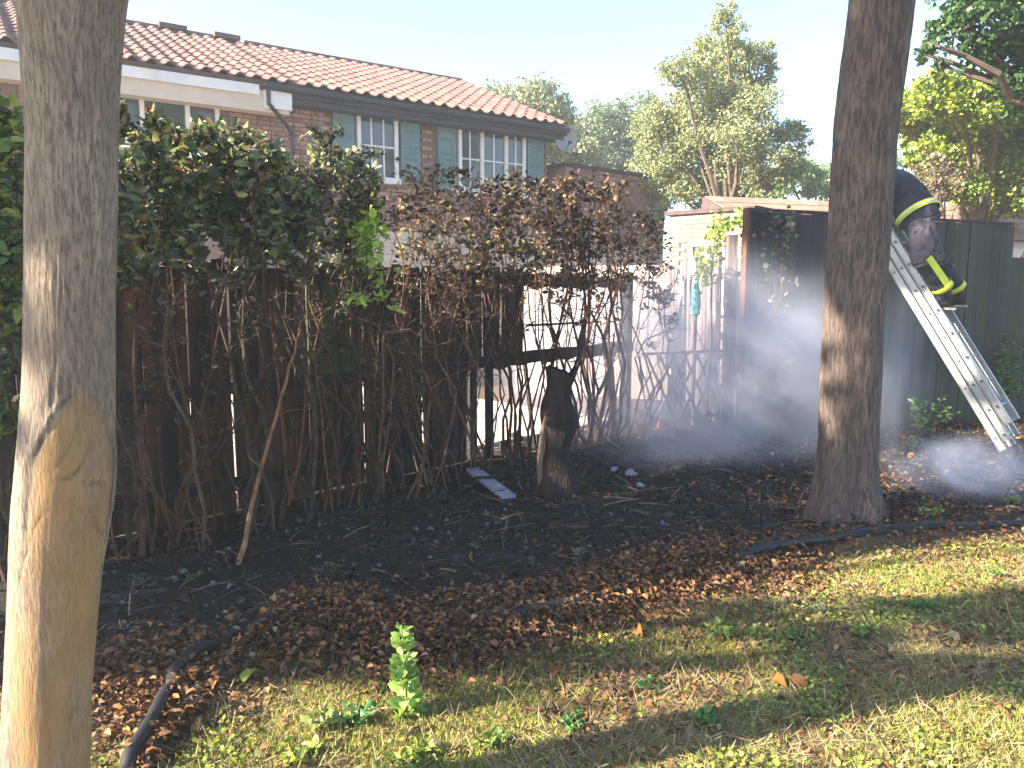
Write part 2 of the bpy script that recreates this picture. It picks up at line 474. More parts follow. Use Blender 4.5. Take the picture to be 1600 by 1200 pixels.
# ---------------------------------------------------------------- houses
def brickwork(parent, bm, bl, bh, u0, u1, z0, z1, v, holes, parts=300, joint=0.011, name='brick', mat_=None, along=None):
    """bricks as parts (largest / nearest first), the rest joined as one part of kind stuff. local x = u, y = v (front face)."""
    cells = []
    rows = int((z1 - z0) / (bh + joint))
    for r in range(rows):
        z = z1 - (r + 1) * (bh + joint)
        off = 0 if r % 2 == 0 else (bl + joint) / 2
        u = u0 - off
        while u < u1:
            a, b = max(u, u0), min(u + bl, u1)
            u += bl + joint
            if b - a < 0.04: continue
            if any(a < h[1] and b > h[0] and z < h[3] and z + bh > h[2] for h in holes): continue
            cells.append((a, b, z))
    cells = cells
    me = MB().box(0, 1, 0, 0.05, 0, bh).mesh(name, bm)
    full = [c for c in cells if c[1] - c[0] > bl * 0.9]
    ind = set(full[:parts])
    rest = MB()
    for c in cells:
        dv = R.uniform(-.002, .002)
        if c in ind:
            link(name, me, parent, (c[0], v + dv, c[2]), None, (c[1] - c[0], 1, 1))
        else:
            rest.tint = (R.uniform(.7, 1.25),) * 3
            rest.box(c[0], c[1], v + dv, v + .05, c[2], c[2] + bh)
    if rest.f:
        tag(rest.obj('brickwork', mat_ or bm, parent), kind='stuff')

EAVE_Z = 5.0
P2 = G(885, 196, EAVE_Z); P1 = G(200, 93, EAVE_Z)
HD = (P2 - P1).normalized(); HB = Vector((-HD.y, HD.x, 0))
HRZ = math.atan2(HD.y, HD.x)
def hloc(p):
    q = Vector((p.x - P2.x, p.y - P2.y, 0))
    return q.dot(HD), q.dot(HB), p.z
WV = 0.32                                          # the wall stands back from the eave
def onwall(px, py):
    p0 = P2 + HB * WV
    return hloc(onplane(px, py, p0, HB))
split_u = onwall(447, 150)[0]
RISE, RUN = 1.78, 4.3
M['brickj'] = mat('brick_far', (0.38, 0.225, 0.185), (0.27, 0.165, 0.15), rough=0.9, scale=9, attr=True)
def window(parent, u0, u1, z0, z1, bars, vfront, panes=(1, 2)):
    """frame > panes; bars = u fractions of mullions"""
    fw = 0.07
    f = MB()
    f.box(u0, u1, vfront - .05, vfront + .06, z1 - fw, z1); f.box(u0 - .04, u1 + .04, vfront - .09, vfront + .06, z0 - .04, z0 + fw)
    us = [u0] + [u0 + (u1 - u0) * b for b in bars] + [u1]
    f.box(u0, u0 + fw, vfront - .05, vfront + .06, z0 + fw, z1 - fw)
    f.box(u1 - fw, u1, vfront - .05, vfront + .06, z0 + fw, z1 - fw)
    for x in us[1:-1]: f.box(x - fw / 2, x + fw / 2, vfront - .05, vfront + .06, z0 + fw, z1 - fw)
    fr = f.obj('window', M['whitepaint'], parent)
    nb, nr = panes
    for a, b in zip(us[:-1], us[1:]):
        a += fw * .6; b -= fw * .6
        g = MB()
        for i in range(nb):
            for j in range(nr):
                x0 = a + (b - a) * i / nb; x1 = a + (b - a) * (i + 1) / nb
                y0 = z0 + fw + (z1 - z0 - 2 * fw) * j / nr; y1 = z0 + fw + (z1 - z0 - 2 * fw) * (j + 1) / nr
                MB().box(x0 + .012, x1 - .012, vfront + .0, vfront + .012, y0 + .012, y1 - .012).obj('pane', M['glass'], fr)
        for i in range(1, nb): g.box(a + (b - a) * i / nb - .014, a + (b - a) * i / nb + .014, vfront - .02, vfront + .02, z0 + fw, z1 - fw)
        for j in range(1, nr):
            zz = z0 + fw + (z1 - z0 - 2 * fw) * j / nr
            g.box(a, b, vfront - .019, vfront + .019, zz - .014, zz + .014)
        if g.f: g.obj('glazing_bar', M['whitepaint'], fr)
    return fr
def shutter(parent, u0, u1, z0, z1, v):
    f = MB()
    fw = .045
    f.box(u0, u0 + fw, v - .035, v, z0, z1); f.box(u1 - fw, u1, v - .035, v, z0, z1)
    f.box(u0 + fw, u1 - fw, v - .034, v, z0, z0 + fw); f.box(u0 + fw, u1 - fw, v - .034, v, z1 - fw, z1)
    s = f.obj('shutter', M['teal'], parent)
    sl_ = MB().box(0, u1 - u0 - 2 * fw, -.025, 0, 0, .05).mesh('slat', M['teal'])
    k = int((z1 - z0 - 2 * fw) / .055)
    for i in range(k):
        link('slat', sl_, s, (u0 + fw, v - .002, z0 + fw + i * .055), (R.uniform(.28, .34), 0, 0))

def tile_mesh(cw, cl):
    # double-roman style tile: low pan and raised roll, with thickness
    prof = [(0, .0), (.32 * cw, .0), (.45 * cw, .012), (.55 * cw, .045), (.72 * cw, .062), (.88 * cw, .045), (cw * 1.0, .012), (cw * 1.06, .0)]
    m = MB()
    k = len(prof)
    vs = []
    for (y, dz) in ((0, .022), (cl * 1.12, 0.0)):
        for (x, z) in prof: vs.append((x, y, z + dz))
    for (y, dz) in ((0, .002),):
        for (x, z) in prof: vs.append((x, y, z + dz))
    fs = [(i, i + 1, k + i + 1, k + i) for i in range(k - 1)] + [(2 * k + i, 2 * k + i + 1, i + 1, i) for i in range(k - 1)]
    m.add(vs, fs)
    return m
def house(name, label, u0, u1, left):
    root = empty(name, (P2.x, P2.y, 0), HRZ)
    tag(root, label, 'house', 'terraced houses beyond the burnt fence')
    m = MB()
    ins = 0.25 if not left else 0.0
    wall_u1 = u1 - ins
    # body: back, sides and front leaf
    m.box(u0, wall_u1, WV + .06, 2 * RUN - .35, 0, EAVE_Z - .12)
    # gable
    if not left:
        m.add([(wall_u1, WV + .06, EAVE_Z - .12), (wall_u1, 2 * RUN - .35, EAVE_Z - .12), (wall_u1, RUN, EAVE_Z + RISE - .2),
               (u0, WV + .06, EAVE_Z - .12), (u0, 2 * RUN - .35, EAVE_Z - .12), (u0, RUN, EAVE_Z + RISE - .2)],
              [(0, 1, 2), (3, 5, 4), (0, 2, 5, 3), (1, 4, 5, 2)])
    wl = m.obj('wall', M['darkmortar'], root)
    # roof
    r = MB()
    th = .09
    sl = math.atan2(RISE, RUN)
    def rp(u, s, z=0):                                # s metres up the slope from the eave
        return (u, math.cos(sl) * s - math.sin(sl) * z, EAVE_Z + math.sin(sl) * s + math.cos(sl) * z)
    Ls = math.hypot(RUN, RISE)
    r.add([rp(u0, -.0, -th), rp(u1, -.0, -th), rp(u1, Ls, -th), rp(u0, Ls, -th), rp(u0, 0, -.01), rp(u1, 0, -.01), rp(u1, Ls, -.01), rp(u0, Ls, -.01)],
          [(3, 2, 1, 0), (4, 5, 6, 7), (0, 1, 5, 4), (1, 2, 6, 5), (2, 3, 7, 6), (3, 0, 4, 7)])
    r.add([(u0, RUN, EAVE_Z + RISE), (u1, RUN, EAVE_Z + RISE), (u1, 2 * RUN, EAVE_Z), (u0, 2 * RUN, EAVE_Z),
           (u0, RUN, EAVE_Z + RISE - .1), (u1, RUN, EAVE_Z + RISE - .1), (u1, 2 * RUN, EAVE_Z - .1), (u0, 2 * RUN, EAVE_Z - .1)],
          [(0, 1, 2, 3), (7, 6, 5, 4), (2, 6, 7, 3), (0, 3, 7, 4), (1, 5, 6, 2)])
    roof = r.obj('roof', M['ridge'], root)
    cw, cl = .262, .36
    tm = tile_mesh(cw, cl)
    me = tm.mesh('roof_tile', M['tile'])
    nc = int((u1 - u0) / cw); nr = int(Ls / cl)
    rest = MB()
    cells = [(c, q) for q in range(nr + 1) for c in range(nc)]
    # nearest to the camera first, so the ones that show largest are the single tiles
    seen = [x for x in cells if -13.2 < u1 - (x[0] + .5) * cw]
    seen.sort(key=lambda x: x[1] * 10 - 0 * x[0])
    ind = set(seen[:300])
    bump_seen = []
    for (c, q) in cells:
        u = u1 - (c + 1) * cw
        s = q * cl - .05
        if s + cl > Ls + .02: continue
        if (c, q) in ind:
            link('roof_tile', me, roof, rp(u + R.uniform(-.003, .003), s + R.uniform(-.006, .006), .0), (sl + R.uniform(-.006, .006), 0, R.uniform(-.008, .008)))
        else:
            mt = Matrix.Translation(rp(u, s + R.uniform(-.006, .006), 0)) @ Matrix.Rotation(sl, 4, 'X')
            rest.add([mt @ Vector(v) for v in tm.v], tm.f)
    if rest.f: tag(rest.obj('tiling', M['tile'], roof), kind='stuff')
    rt = MB(); rt.tube([(0, 0, 0), (.44, 0, 0)], .09, 8)
    rme = rt.mesh('ridge_tile', M['ridge'])
    n = int((u1 - u0) / .45)
    for i in range(n):
        link('ridge_tile', rme, roof, (u1 - (i + 1) * .45, RUN, EAVE_Z + RISE + .01), (R.uniform(0, 1), 0, 0))
    # gutter, fascia
    g = MB()
    if left:
        g.box(u0, u1 - .55, -.02, .02, EAVE_Z - .25, EAVE_Z - .09)
        g.obj('fascia', M['whitepaint'], root)
        MB().box(u0, u1 - .05, .025, WV - .02, EAVE_Z - .50, EAVE_Z - .16).obj('soffit_boarding', M['cream'], root)
        MB().box(u1 - .48, u1 - .02, -.035, .022, EAVE_Z - .44, EAVE_Z - .16).obj('fascia', M['whitepaint'], root)
    else:
        g.box(u0, u1, -.02, .02, EAVE_Z - .22, EAVE_Z - .09)
        g.obj('fascia', M['navy'], root)
        MB().box(u0, u1, .025, WV + .03, EAVE_Z - .31, EAVE_Z - .16).obj('soffit_boarding', M['navy'], root)
        gg = MB()
        for i in range(1):
            gg.tube([(u0 - .5, -.07, EAVE_Z - .10), (u1, -.07, EAVE_Z - .12)], .055, 8)
        gg.obj('gutter', M['darkplastic'], root)
        dp = MB()
        dp.tube([(u0 - .42, -.07, EAVE_Z - .15), (u0 - .42, -.06, EAVE_Z - .38), (u0 - .1, .12, EAVE_Z - .62), (u0 + .06, WV - .08, EAVE_Z - .78), (u0 + .06, WV - .08, 0)], .035, 8)
        dp.obj('downpipe', M['darkplastic'], root)
    return root, wl, roof
HL, wallL, roofL = house('terraced_house', 'tiled house with a cream boxed eave and a wide white window', split_u - 7.5, split_u - .001, True)
HR, wallR, roofR = house('terraced_house', 'tiled house with a dark fascia and teal shuttered windows', split_u + .001, 0.0, False)
# windows placed on the wall plane
def wrect(px0, py0, px1, h):
    u0, _, z = onwall(px0, py0); u1, _, z1 = onwall(px1, py0 + (px1 - px0) * .13)
    return u0, u1, (z + z1) / 2 - h, (z + z1) / 2
hl = []; hr = []
a = wrect(150, 110, 340, 1.0); hl.append(a); window(HL, *a, (.34, .72), WV, (1, 1))
a = wrect(556, 170, 620, 1.25); hr.append(a); window(HR, *a, (), WV, (3, 2))
for s_ in ((a[0] - .46, a[0] - .06), (a[1] + .06, a[1] + .46)):
    shutter(HR, s_[0], s_[1], a[2], a[3], WV - .01); hr.append((s_[0], s_[1], a[2], a[3]))
a = wrect(715, 196, 820, 1.25); hr.append(a); window(HR, *a, (.34, .70), WV, (2, 2))
for s_ in ((a[0] - .46, a[0] - .06), (a[1] + .06, a[1] + .46)):
    shutter(HR, s_[0], s_[1], a[2], a[3], WV - .01); hr.append((s_[0], s_[1], a[2], a[3]))
brickwork(HL, M['brick'], .215, .065, split_u - 3.9, split_u, 2.7, EAVE_Z - .5, WV, [(x[0] - .01, x[1] + .01, x[2] - .04, x[3]) for x in hl], mat_=M['brickj'])
brickwork(HR, M['brick'], .215, .065, split_u, -.25, 2.7, EAVE_Z - .31, WV, [(x[0] - .01, x[1] + .01, x[2] - .04, x[3]) for x in hr], mat_=M['brickj'])
# pale boarding over the ground floor
bme = MB().box(0, 5.2, 0, .03, 0, .14).mesh('weatherboard', M['cream'])
for i in range(18):
    link('weatherboard', bme, HR, (split_u + 1.2, WV - .02, .05 + i * .146), (R.uniform(.10, .13), 0, 0))
# satellite dish on the end of the wall
dp_ = D(872, 222, 1)
u, v_, z = onwall(872, 222)
dm = MB()
ring = []
for k in range(6):
    rr = .24 * k / 5
    for j in range(20):
        a_ = 2 * math.pi * j / 20
        ring.append((rr * math.cos(a_), -.06 * (1 - (rr / .24) ** 2) * -1 - .06, rr * math.sin(a_) * 1.05))
fs = [(k * 20 + j, k * 20 + (j + 1) % 20, (k + 1) * 20 + (j + 1) % 20, (k + 1) * 20 + j) for k in range(5) for j in range(20)]
dm.add(ring, fs)
dish = empty('satellite_dish', HR.matrix_basis @ Vector((u - .05, WV - .3, z)), HRZ - .3)
tag(dish, 'round grey satellite dish fixed at the end of the house wall', 'satellite dish')
dm.obj('reflector', M['dishgrey'], dish, smooth=True)
MB().tube([(0, .0, 0), (0, .12, -.03), (0, .3, -.12)], .018, 6).obj('bracket', M['darkplastic'], dish)
MB().tube([(0, -.02, -.22), (0, -.26, -.12)], .012, 6).box(-.03, .03, -.32, -.25, -.14, -.08).obj('receiver_arm', M['darkplastic'], dish)
# ridge vents
for px in (268, 352):
    p = onplane(px, 44 if px < 300 else 56, P2 + HB * RUN, HB)
    uu = hloc(p)[0]
    vm = MB().box(uu - .26, uu + .26, RUN - .2, RUN + .2, EAVE_Z + RISE + .02, EAVE_Z + RISE + .11)
    vm.obj('ridge_vent', M['ridge'], HL if uu < split_u else HR)

# low flat brick extension right of the terrace
def lowwall(name, label, cat, px0, px1, Y0, Y1, ztop, depth, brick, mortar, parts, mname):
    a = D(px0, 300, Y0); b = D(px1, 300, Y1)
    d = Vector((b.x - a.x, b.y - a.y, 0)); L_ = d.length; rz = math.atan2(d.y, d.x)
    r = empty(name, (a.x, a.y, 0), rz); tag(r, label, cat)
    MB().box(0, L_, .03, depth, 0, ztop).obj('wall', mortar, r)
    MB().box(-.06, L_ + .06, -.05, depth + .05, ztop + .003, ztop + .07).obj('roof_edge', M['navy'] if ztop > 4 else M['ridge'], r)
    return r, L_
ext, eL = lowwall('brick_extension', 'low flat topped mauve brick building between the terrace and the birch', 'building', 884, 1040, 17.0, 19.2, 4.22, 3.0, None, M['darkmortar'], 0, '')
brickwork(ext, M['brick'], .215, .065, 0, eL, 3.0, 4.21, .0, [], mat_=M['brickj'])
out, oL = lowwall('brick_outhouse', 'pale brick outhouse with a white framed opening behind the birch stems', 'outhouse', 1046, 1178, 13.6, 12.6, 2.85, 2.2, None, M['mortar'], 0, '')
cb = mat('cream_brick_far', (0.44, 0.36, 0.25), (0.34, 0.25, 0.18), rough=0.9, scale=9, attr=True)
wo = (.42, 1.08, 1.2, 2.38)
brickwork(out, M['creambrick'], .215, .065, 0, oL, 1.0, 2.84, .0, [(wo[0] - .01, wo[1] + .01, wo[2] - .04, wo[3])], mat_=cb)
window(out, *wo, (.5,), .0, (1, 1))

# long low garage with a tiled roof behind the tall fence
FB0 = G(1165, 450, 0); 
fb0 = D(1168, 450, 7.72); fb1 = D(1577, 450, 9.48)
FBD = Vector((fb1.x - fb0.x, fb1.y - fb0.y, 0)); FBL = FBD.length; FBD.normalize()
FBN = Vector((FBD.y, -FBD.x, 0))
g0 = D(1188, 450, 13.2); g1 = D(1720, 450, 15.6)
gd = Vector((g1.x - g0.x, g1.y - g0.y, 0)); gL = gd.length
gar = empty('garage', (g0.x, g0.y, 0), math.atan2(gd.y, gd.x))
tag(gar, 'long low garage with a pinkish brown tiled roof behind the tall dark fence', 'garage')
MB().box(0, gL, .1, 1.9, 0, 2.55).obj('wall', M['render'], gar)
gr = MB()
gs = math.atan2(.82, 1.85)
gr.add([(-.1, -.1, 2.5), (gL + .1, -.1, 2.5), (gL + .1, 1.75, 3.32), (-.1, 1.75, 3.32), (gL + .1, 2.0, 2.5), (-.1, 2.0, 2.5)],
       [(0, 1, 2, 3), (3, 2, 4, 5), (1, 4, 2), (0, 3, 5), (0, 5, 4, 1)])
gro = gr.obj('roof', M['ridge'], gar)
gt = MB().box(0, .325, 0, .36, 0, .02).mesh('roof_tile', M['garageroof'])
ncol = int(gL / .33)
for c in range(ncol):
    for q in range(6):
        if len(gro.children) >= 300: break
        link('roof_tile', gt, gro, (c * .33 - .08, -.13 + q * .33 * math.cos(gs), 2.505 + q * .33 * math.sin(gs)), (gs - .03, 0, 0))
# small brick pier and pale wall beyond the fence's far end
gp = D(1592, 385, 14.0)
pier = empty('garden_wall', (gp.x, gp.y, 0), .35); tag(pier, 'sunlit pale wall with a brown brick strip past the end of the tall fence', 'wall')
MB().box(-.6, 2.2, 0, .2, 0, 2.3).obj('wall', M['render'], pier)
bm_ = MB().box(-.11, .11, -.02, .05, 0, .068).mesh('brick', M['brick'])
for i in range(10):
    for j in range(3):
        link('brick', bm_, pier, (.12 + j * .23 + (i % 2) * .11, .0, 1.5 + i * .078))

# ---------------------------------------------------------------- burnt fence
fence = empty('burnt_fence', FA0); tag(fence, 'scorched wooden board fence with a gap burnt through behind the shrubs', 'fence')
FRZ = math.atan2(FD.y, FD.x)
fence.rotation_euler = (0, 0, FRZ)
def ft(px, py=600):
    p = onplane(px, py, FA0, FN); return (p - FA0).dot(FD)
bw = .104
bmesh_full = {}
def board_mesh(h, key):
    if (h, key) in bmesh_full: return bmesh_full[(h, key)]
    m = MB()
    a, b, t = -bw / 2 + .003, bw / 2 - .003, .018
    zz = [0, h * .33, h * .66, h - .012 * (1 + key % 3)]
    vs = []
    for i, z in enumerate(zz):
        o_ = .003 * math.sin(i * 2.1 + key)
        vs += [(a + o_, 0, z), (b + o_, 0, z + (.012 if i == 3 and key % 2 else 0)), (b + o_, t, z + (.012 if i == 3 and key % 2 else 0)), (a + o_, t, z)]
    fs = []
    for i in range(3):
        for j in range(4):
            k = (j + 1) % 4
            fs.append((i * 4 + j, i * 4 + k, i * 4 + 4 + k, i * 4 + 4 + j))
    fs += [(3, 2, 1, 0), (12, 13, 14, 15)]
    m.add(vs, fs)
    me = m.mesh('board', M['charboard'])
    bmesh_full[(h, key)] = me
    return me
def slotmat(o, m):
    o.material_slots[0].link = 'OBJECT'; o.material_slots[0].material = m
t = ft(-90); tend = ft(1000)
gap0, gap1 = ft(727, 650), ft(752, 650)
TOP = 1.80
i = 0
while t < ft(820):
    px_here = None
    key = R.randrange(4)
    full = True
    if t > gap0 and t < ft(770): full = False
    if t >= ft(770): full = False
    w_ = bw * R.choice([1, 1, 1.02, .98])
    mt_ = M['charboard']
    if ft(475) < t < ft(570): mt_ = M['greenboard']
    elif t < ft(460) and R.random() < .6: mt_ = M['brownboard']
    elif R.random() < .25: mt_ = M['brownboard']
    rot = (R.uniform(-.006, .006), R.uniform(-.006, .006), 0)
    dy = R.choice([0, 0, .006, -.004])
    if full:
        if ft(475) < t < ft(570):                      # green above the rail, brown below: two shorter boards
            o = link('board', board_mesh(.86, key), fence, (t, dy, .93), rot); slotmat(o, M['greenboard'])
            o = link('board', board_mesh(.90, key + 1), fence, (t + .004, dy + .02, .02), rot); slotmat(o, M['brownboard'])
        else:
            o = link('board', board_mesh(TOP - R.choice([0, 0, .02, .05]), key), fence, (t, dy, .01), rot); slotmat(o, mt_)
    else:
        o = link('board', board_mesh(.86, key), fence, (t, dy, .94), rot); slotmat(o, M['charboard'])
    t += w_ + (R.uniform(.008, .018) if R.random() < (.13 if t < ft(560) else .30) else -.005)
    i += 1
# one charred post in the gap, one leaning batten, stubs
o = link('board', board_mesh(1.8, 1), fence, (ft(763, 650), -.02, .0), (0, 0, 0)); slotmat(o, M['char'])
MB().bar((ft(835, 700), .0, .02), (ft(818, 600), .0, .98), .035, .03).obj('batten', M['char'], fence)
for px in (790, 812, 846): 
    MB().box(-.045, .045, 0, .03, 0, R.uniform(.04, .16)).obj('board_stub', M['char'], fence, loc=(ft(px, 710), .02, 0))
# rails, uneven and charred
def rail(t0, t1, z0, z1, h, y=-.03, seg=26, amp=.014, sag=0.0):
    m = MB()
    vs = []
    for k in range(seg + 1):
        f = k / seg; tt = t0 + (t1 - t0) * f; z = z0 + (z1 - z0) * f - sag * math.sin(f * math.pi)
        a = amp * noise.noise(Vector((tt * 6, z0 * 9, 0))); b = amp * noise.noise(Vector((tt * 7, z0 * 9, 5)))
        hh = h / 2
        vs += [(tt, y, z - hh + a), (tt, y, z + hh + b), (tt, y + .04, z + hh + b), (tt, y + .04, z - hh + a)]
    fs = [(k * 4 + j, k * 4 + (j + 1) % 4, k * 4 + 4 + (j + 1) % 4, k * 4 + 4 + j) for k in range(seg) for j in range(4)]
    fs += [(3, 2, 1, 0), (seg * 4, seg * 4 + 1, seg * 4 + 2, seg * 4 + 3)]
    m.add(vs, fs)
    return m.obj('rail', M['char'], fence)
rail(ft(-90), ft(560), .90, .90, .085)
rail(ft(562), ft(985), .91, .94, .12, amp=.05)
rail(ft(-90), ft(700), 1.70, 1.70, .075)
rail(ft(702), ft(975), 1.69, 1.66, .13, amp=.06)
rail(ft(822), ft(935), 1.24, 1.24, .022, amp=.006)
rail(ft(-90), ft(700), .22, .22, .07)
for px in (12, 232, 600, 742, 985):
    MB().box(-.045, .045, .02, .11, 0, 1.78).obj('post', M['char'], fence, loc=(ft(px), 0, 0))

# pale boarded fence seen through the gap
pf0 = D(805, 500, 11.8); pf1 = D(1050, 500, 10.7)
pfd = Vector((pf1.x - pf0.x, pf1.y - pf0.y, 0)); pfl = pfd.length
pf = empty('pale_board_fence', (pf0.x, pf0.y, 0), math.atan2(pfd.y, pfd.x))
tag(pf, 'pale boarded garden fence seen through the burnt gap', 'fence')
pb = MB().box(-.072, .072, 0, .02, 0, 1.9).mesh('board', M['paleboard'])
k = 0; x = .07
while x < pfl:
    link('board', pb, pf, (x, R.uniform(-.006, .006), R.uniform(0, .03)), (0, R.uniform(-.008, .008), 0)); x += .15
MB().box(0, pfl, .021, .06, .4, .48).obj('rail', M['paleboard'], pf)
MB().box(0, pfl, .021, .06, 1.5, 1.58).obj('rail', M['paleboard'], pf)
# weathered side fence running away from the corner
sf0 = D(1156, 500, 8.0); sf1 = D(1046, 500, 12.4)
sfd = Vector((sf1.x - sf0.x, sf1.y - sf0.y, 0)); sfl = sfd.length
sf = empty('side_fence', (sf0.x, sf0.y, 0), math.atan2(sfd.y, sfd.x))
tag(sf, 'weathered pinkish side fence running back beside the dark one', 'fence')
x = .05; k = 0
sb = [MB().box(-.055, .055, -.01, .01, 0, h).mesh('board', M['pinkboard']) for h in (1.95, 2.0, 1.9, 1.7)]
while x < sfl:
    if R.random() > .07:
        link('board', R.choice(sb), sf, (x, R.uniform(-.01, .01), 0.02), (R.uniform(-.02, .02), R.uniform(-.02, .02), 0))
    x += .118 + (R.uniform(.01, .05) if R.random() < .3 else 0)
for z in (.35, 1.0, 1.7): MB().box(0, sfl, -.06, -.012, z, z + .08).obj('rail', M['pinkboard'], sf)
pt = MB(); pt.box(-.05, .05, -.05, .05, 0, 2.15); pt.obj('post', M['pinkboard'], sf, loc=(.12, .08, 0))
# lattice panel leaning in the burnt gap
lat = empty('lattice_panel', G(1068, 668), math.radians(24)); tag(lat, 'grey diagonal lattice panel standing in the smoke beyond the gap', 'trellis')
for s_ in (-1, 1):
    for k in range(5):
        x0 = -.34 + k * .17
        a_ = Vector((x0 - s_ * .2, 0.012 * s_, .12)); b_ = Vector((x0 + s_ * .2, .012 * s_, .86))
        MB().bar(a_, b_, .026, .012, Vector((0, 1, 0))).obj('lath', M['pinkboard'], lat)
for z_ in (.11, .87): MB().bar((-.58, 0.03, z_), (.58, 0.03, z_), .03, .02, Vector((0, 1, 0))).obj('frame', M['pinkboard'], lat)
# turquoise folded cloth, orange scraps
tq = D(1088, 462, 8.9)
m = MB(); m.tube([(0, 0, 0), (0, 0, tq.z + .16)], .018, 8)
tp = empty('garden_parasol', (tq.x, tq.y, 0)); tag(tp, 'folded turquoise parasol standing against the weathered side fence', 'parasol')
m.obj('pole', M['wood_litedge'], tp)
m = MB(); m.tube([(0, 0, tq.z - .22), (.004, 0, tq.z - .1), (0, 0, tq.z + .05), (.0, 0, tq.z + .2)], [.045, .055, .045, .012], 9); m.obj('folded_canopy', M['turq'], tp)
for (px, py, Y, h, lab) in ((970, 462, 9.6, .3, 'orange slat hanging beside the charred shrub stems'), (1031, 672, 8.6, .22, 'small orange slat upright in the smoke near the ground'),
                            (1152, 556, 8.2, .2, 'red orange scrap of board caught on the dark fence corner')):
    p = D(px, py, Y)
    mm = MB()
    zs = [-h / 2, -h * .2, h * .2, h / 2]; vs = []
    for q, z in enumerate(zs):
        wv = .028 * (1 - .3 * abs(z / h)); of = .006 * math.sin(q * 2)
        vs += [(-wv + of, -.008, z), (wv + of, -.008, z + .01 * (q % 2)), (wv + of, .008, z), (-wv + of, .008, z)]
    mm.add(vs, [(a * 4 + j, a * 4 + (j + 1) % 4, a * 4 + 4 + (j + 1) % 4, a * 4 + 4 + j) for a in range(3) for j in range(4)] + [(3, 2, 1, 0), (12, 13, 14, 15)])
    tag(mm.obj('board_scrap', M['orange'], None, loc=p, rot=(.05, R.uniform(-.15, .15), .3)), lab, 'board')

# ---------------------------------------------------------------- tall dark fence
TH = 2.36
tf = empty('tall_fence', (fb0.x, fb0.y, 0), math.atan2(FBD.y, FBD.x)); tag(tf, 'tall dark close boarded fence the ladder leans against', 'fence')
tb = MB().box(-.068, .068, 0, .022, 0, TH).mesh('board', M['tallboard'])
x = .07
while x < FBL:
    o = link('board', tb, tf, (x, R.choice([0, .012]), R.uniform(-.012, .0)), (0, R.uniform(-.003, .003), 0))
    if x < FBL * .38: slotmat(o, M['shadeboard'])  # bluish dark copy: shade and smoke put into these boards' colour
    x += .139
for z in (.35, 1.25, 2.15): MB().box(0, FBL, .036, .08, z, z + .08).obj('rail', M['tallboard'], tf)
MB().box(-.02, FBL, -.012, .06, TH + .004, TH + .03).obj('capping', M['shadeboard'], tf)
MB().box(-.050, -.021, -.02, .05, 0, TH + .02).obj('post', M['brownboard'], tf)
lf0 = D(1572, 500, 9.56); lf = empty('low_fence', (lf0.x, lf0.y, 0), math.atan2(FBD.y, FBD.x)); tag(lf, 'lower dark board fence carrying on past the tall fence', 'fence')
lb = MB().box(-.068, .068, 0, .022, 0, 1.98).mesh('board', M['tallboard'])
x = .12
while x < 4:
    link('board', lb, lf, (x, R.choice([.03, .04]), 0), (0, 0, 0)); x += .139
MB().box(0, 4, .065, .1, 1.5, 1.58).obj('rail', M['tallboard'], lf)
# ---------------------------------------------------------------- the two big trees
def bark_material(name, a, b, tan, fiss, patch=False):
    m = bpy.data.materials.new(name); m.use_nodes = True
    t = m.node_tree; L = t.links.new; p = t.nodes['Principled BSDF']
    p.inputs['Roughness'].default_value = 0.85; p.inputs['Specular IOR Level'].default_value = 0.2
    tc = t.nodes.new('ShaderNodeTexCoord')
    mp = t.nodes.new('ShaderNodeMapping'); mp.inputs['Scale'].default_value = (1, 1, 0.16); L(tc.outputs['Object'], mp.inputs[0])
    def no(sc, vec, det=8, ro=.65):
        n = t.nodes.new('ShaderNodeTexNoise'); n.inputs['Scale'].default_value = sc; n.inputs['Detail'].default_value = det
        n.inputs['Roughness'].default_value = ro; L(vec, n.inputs['Vector']); return n.outputs['Fac']
    def mr(x, lo, hi, a_=0, b_=1):
        r = t.nodes.new('ShaderNodeMapRange'); r.inputs[1].default_value = lo; r.inputs[2].default_value = hi
        r.inputs[3].default_value = a_; r.inputs[4].default_value = b_; L(x, r.inputs[0]); return r.outputs[0]
    def mix(f, A, B):
        x = t.nodes.new('ShaderNodeMix'); x.data_type = 'RGBA'; L(f, x.inputs[0])
        for s_, i in ((A, 6), (B, 7)):
            if isinstance(s_, tuple): x.inputs[i].default_value = (*s_, 1)
            else: L(s_, x.inputs[i])
        return x.outputs[2]
    f = no(150 if patch else 60, mp.outputs[0])
    big = no(3.0, tc.outputs['Object'], 5)
    col = mix(mr(big, .4, .62), a, b)
    col = mix(mr(f, .40, .56), fiss, col)
    col = mix(mr(no(38 if patch else 16, mp.outputs[0]), .62, .45, 0, .45), col, fiss)
    at = t.nodes.new('ShaderNodeAttribute'); at.attribute_name = 'tint'
    sc = t.nodes.new('ShaderNodeSeparateColor'); L(at.outputs['Color'], sc.inputs[0])
    tn = mix(mr(no(30, mp.outputs[0]), .3, .7), tan, tuple(x * .72 for x in tan))
    col = mix(sc.outputs['Red'], col, tn)
    col = mix(sc.outputs['Green'], col, (0.035, 0.025, 0.018))
    L(col, p.inputs['Base Color'])
    bp = t.nodes.new('ShaderNodeBump'); bp.inputs['Strength'].default_value = .9; bp.inputs['Distance'].default_value = .006 if patch else .014
    L(f, bp.inputs['Height'])
    bp.inputs['Strength'].default_value = .9
    L(bp.outputs[0], p.inputs['Normal'])
    return m
M['barkL'] = bark_material('smooth_grey_bark', (0.25, 0.20, 0.155), (0.34, 0.285, 0.22), (0.34, 0.21, 0.095), (0.12, 0.095, 0.08), True)
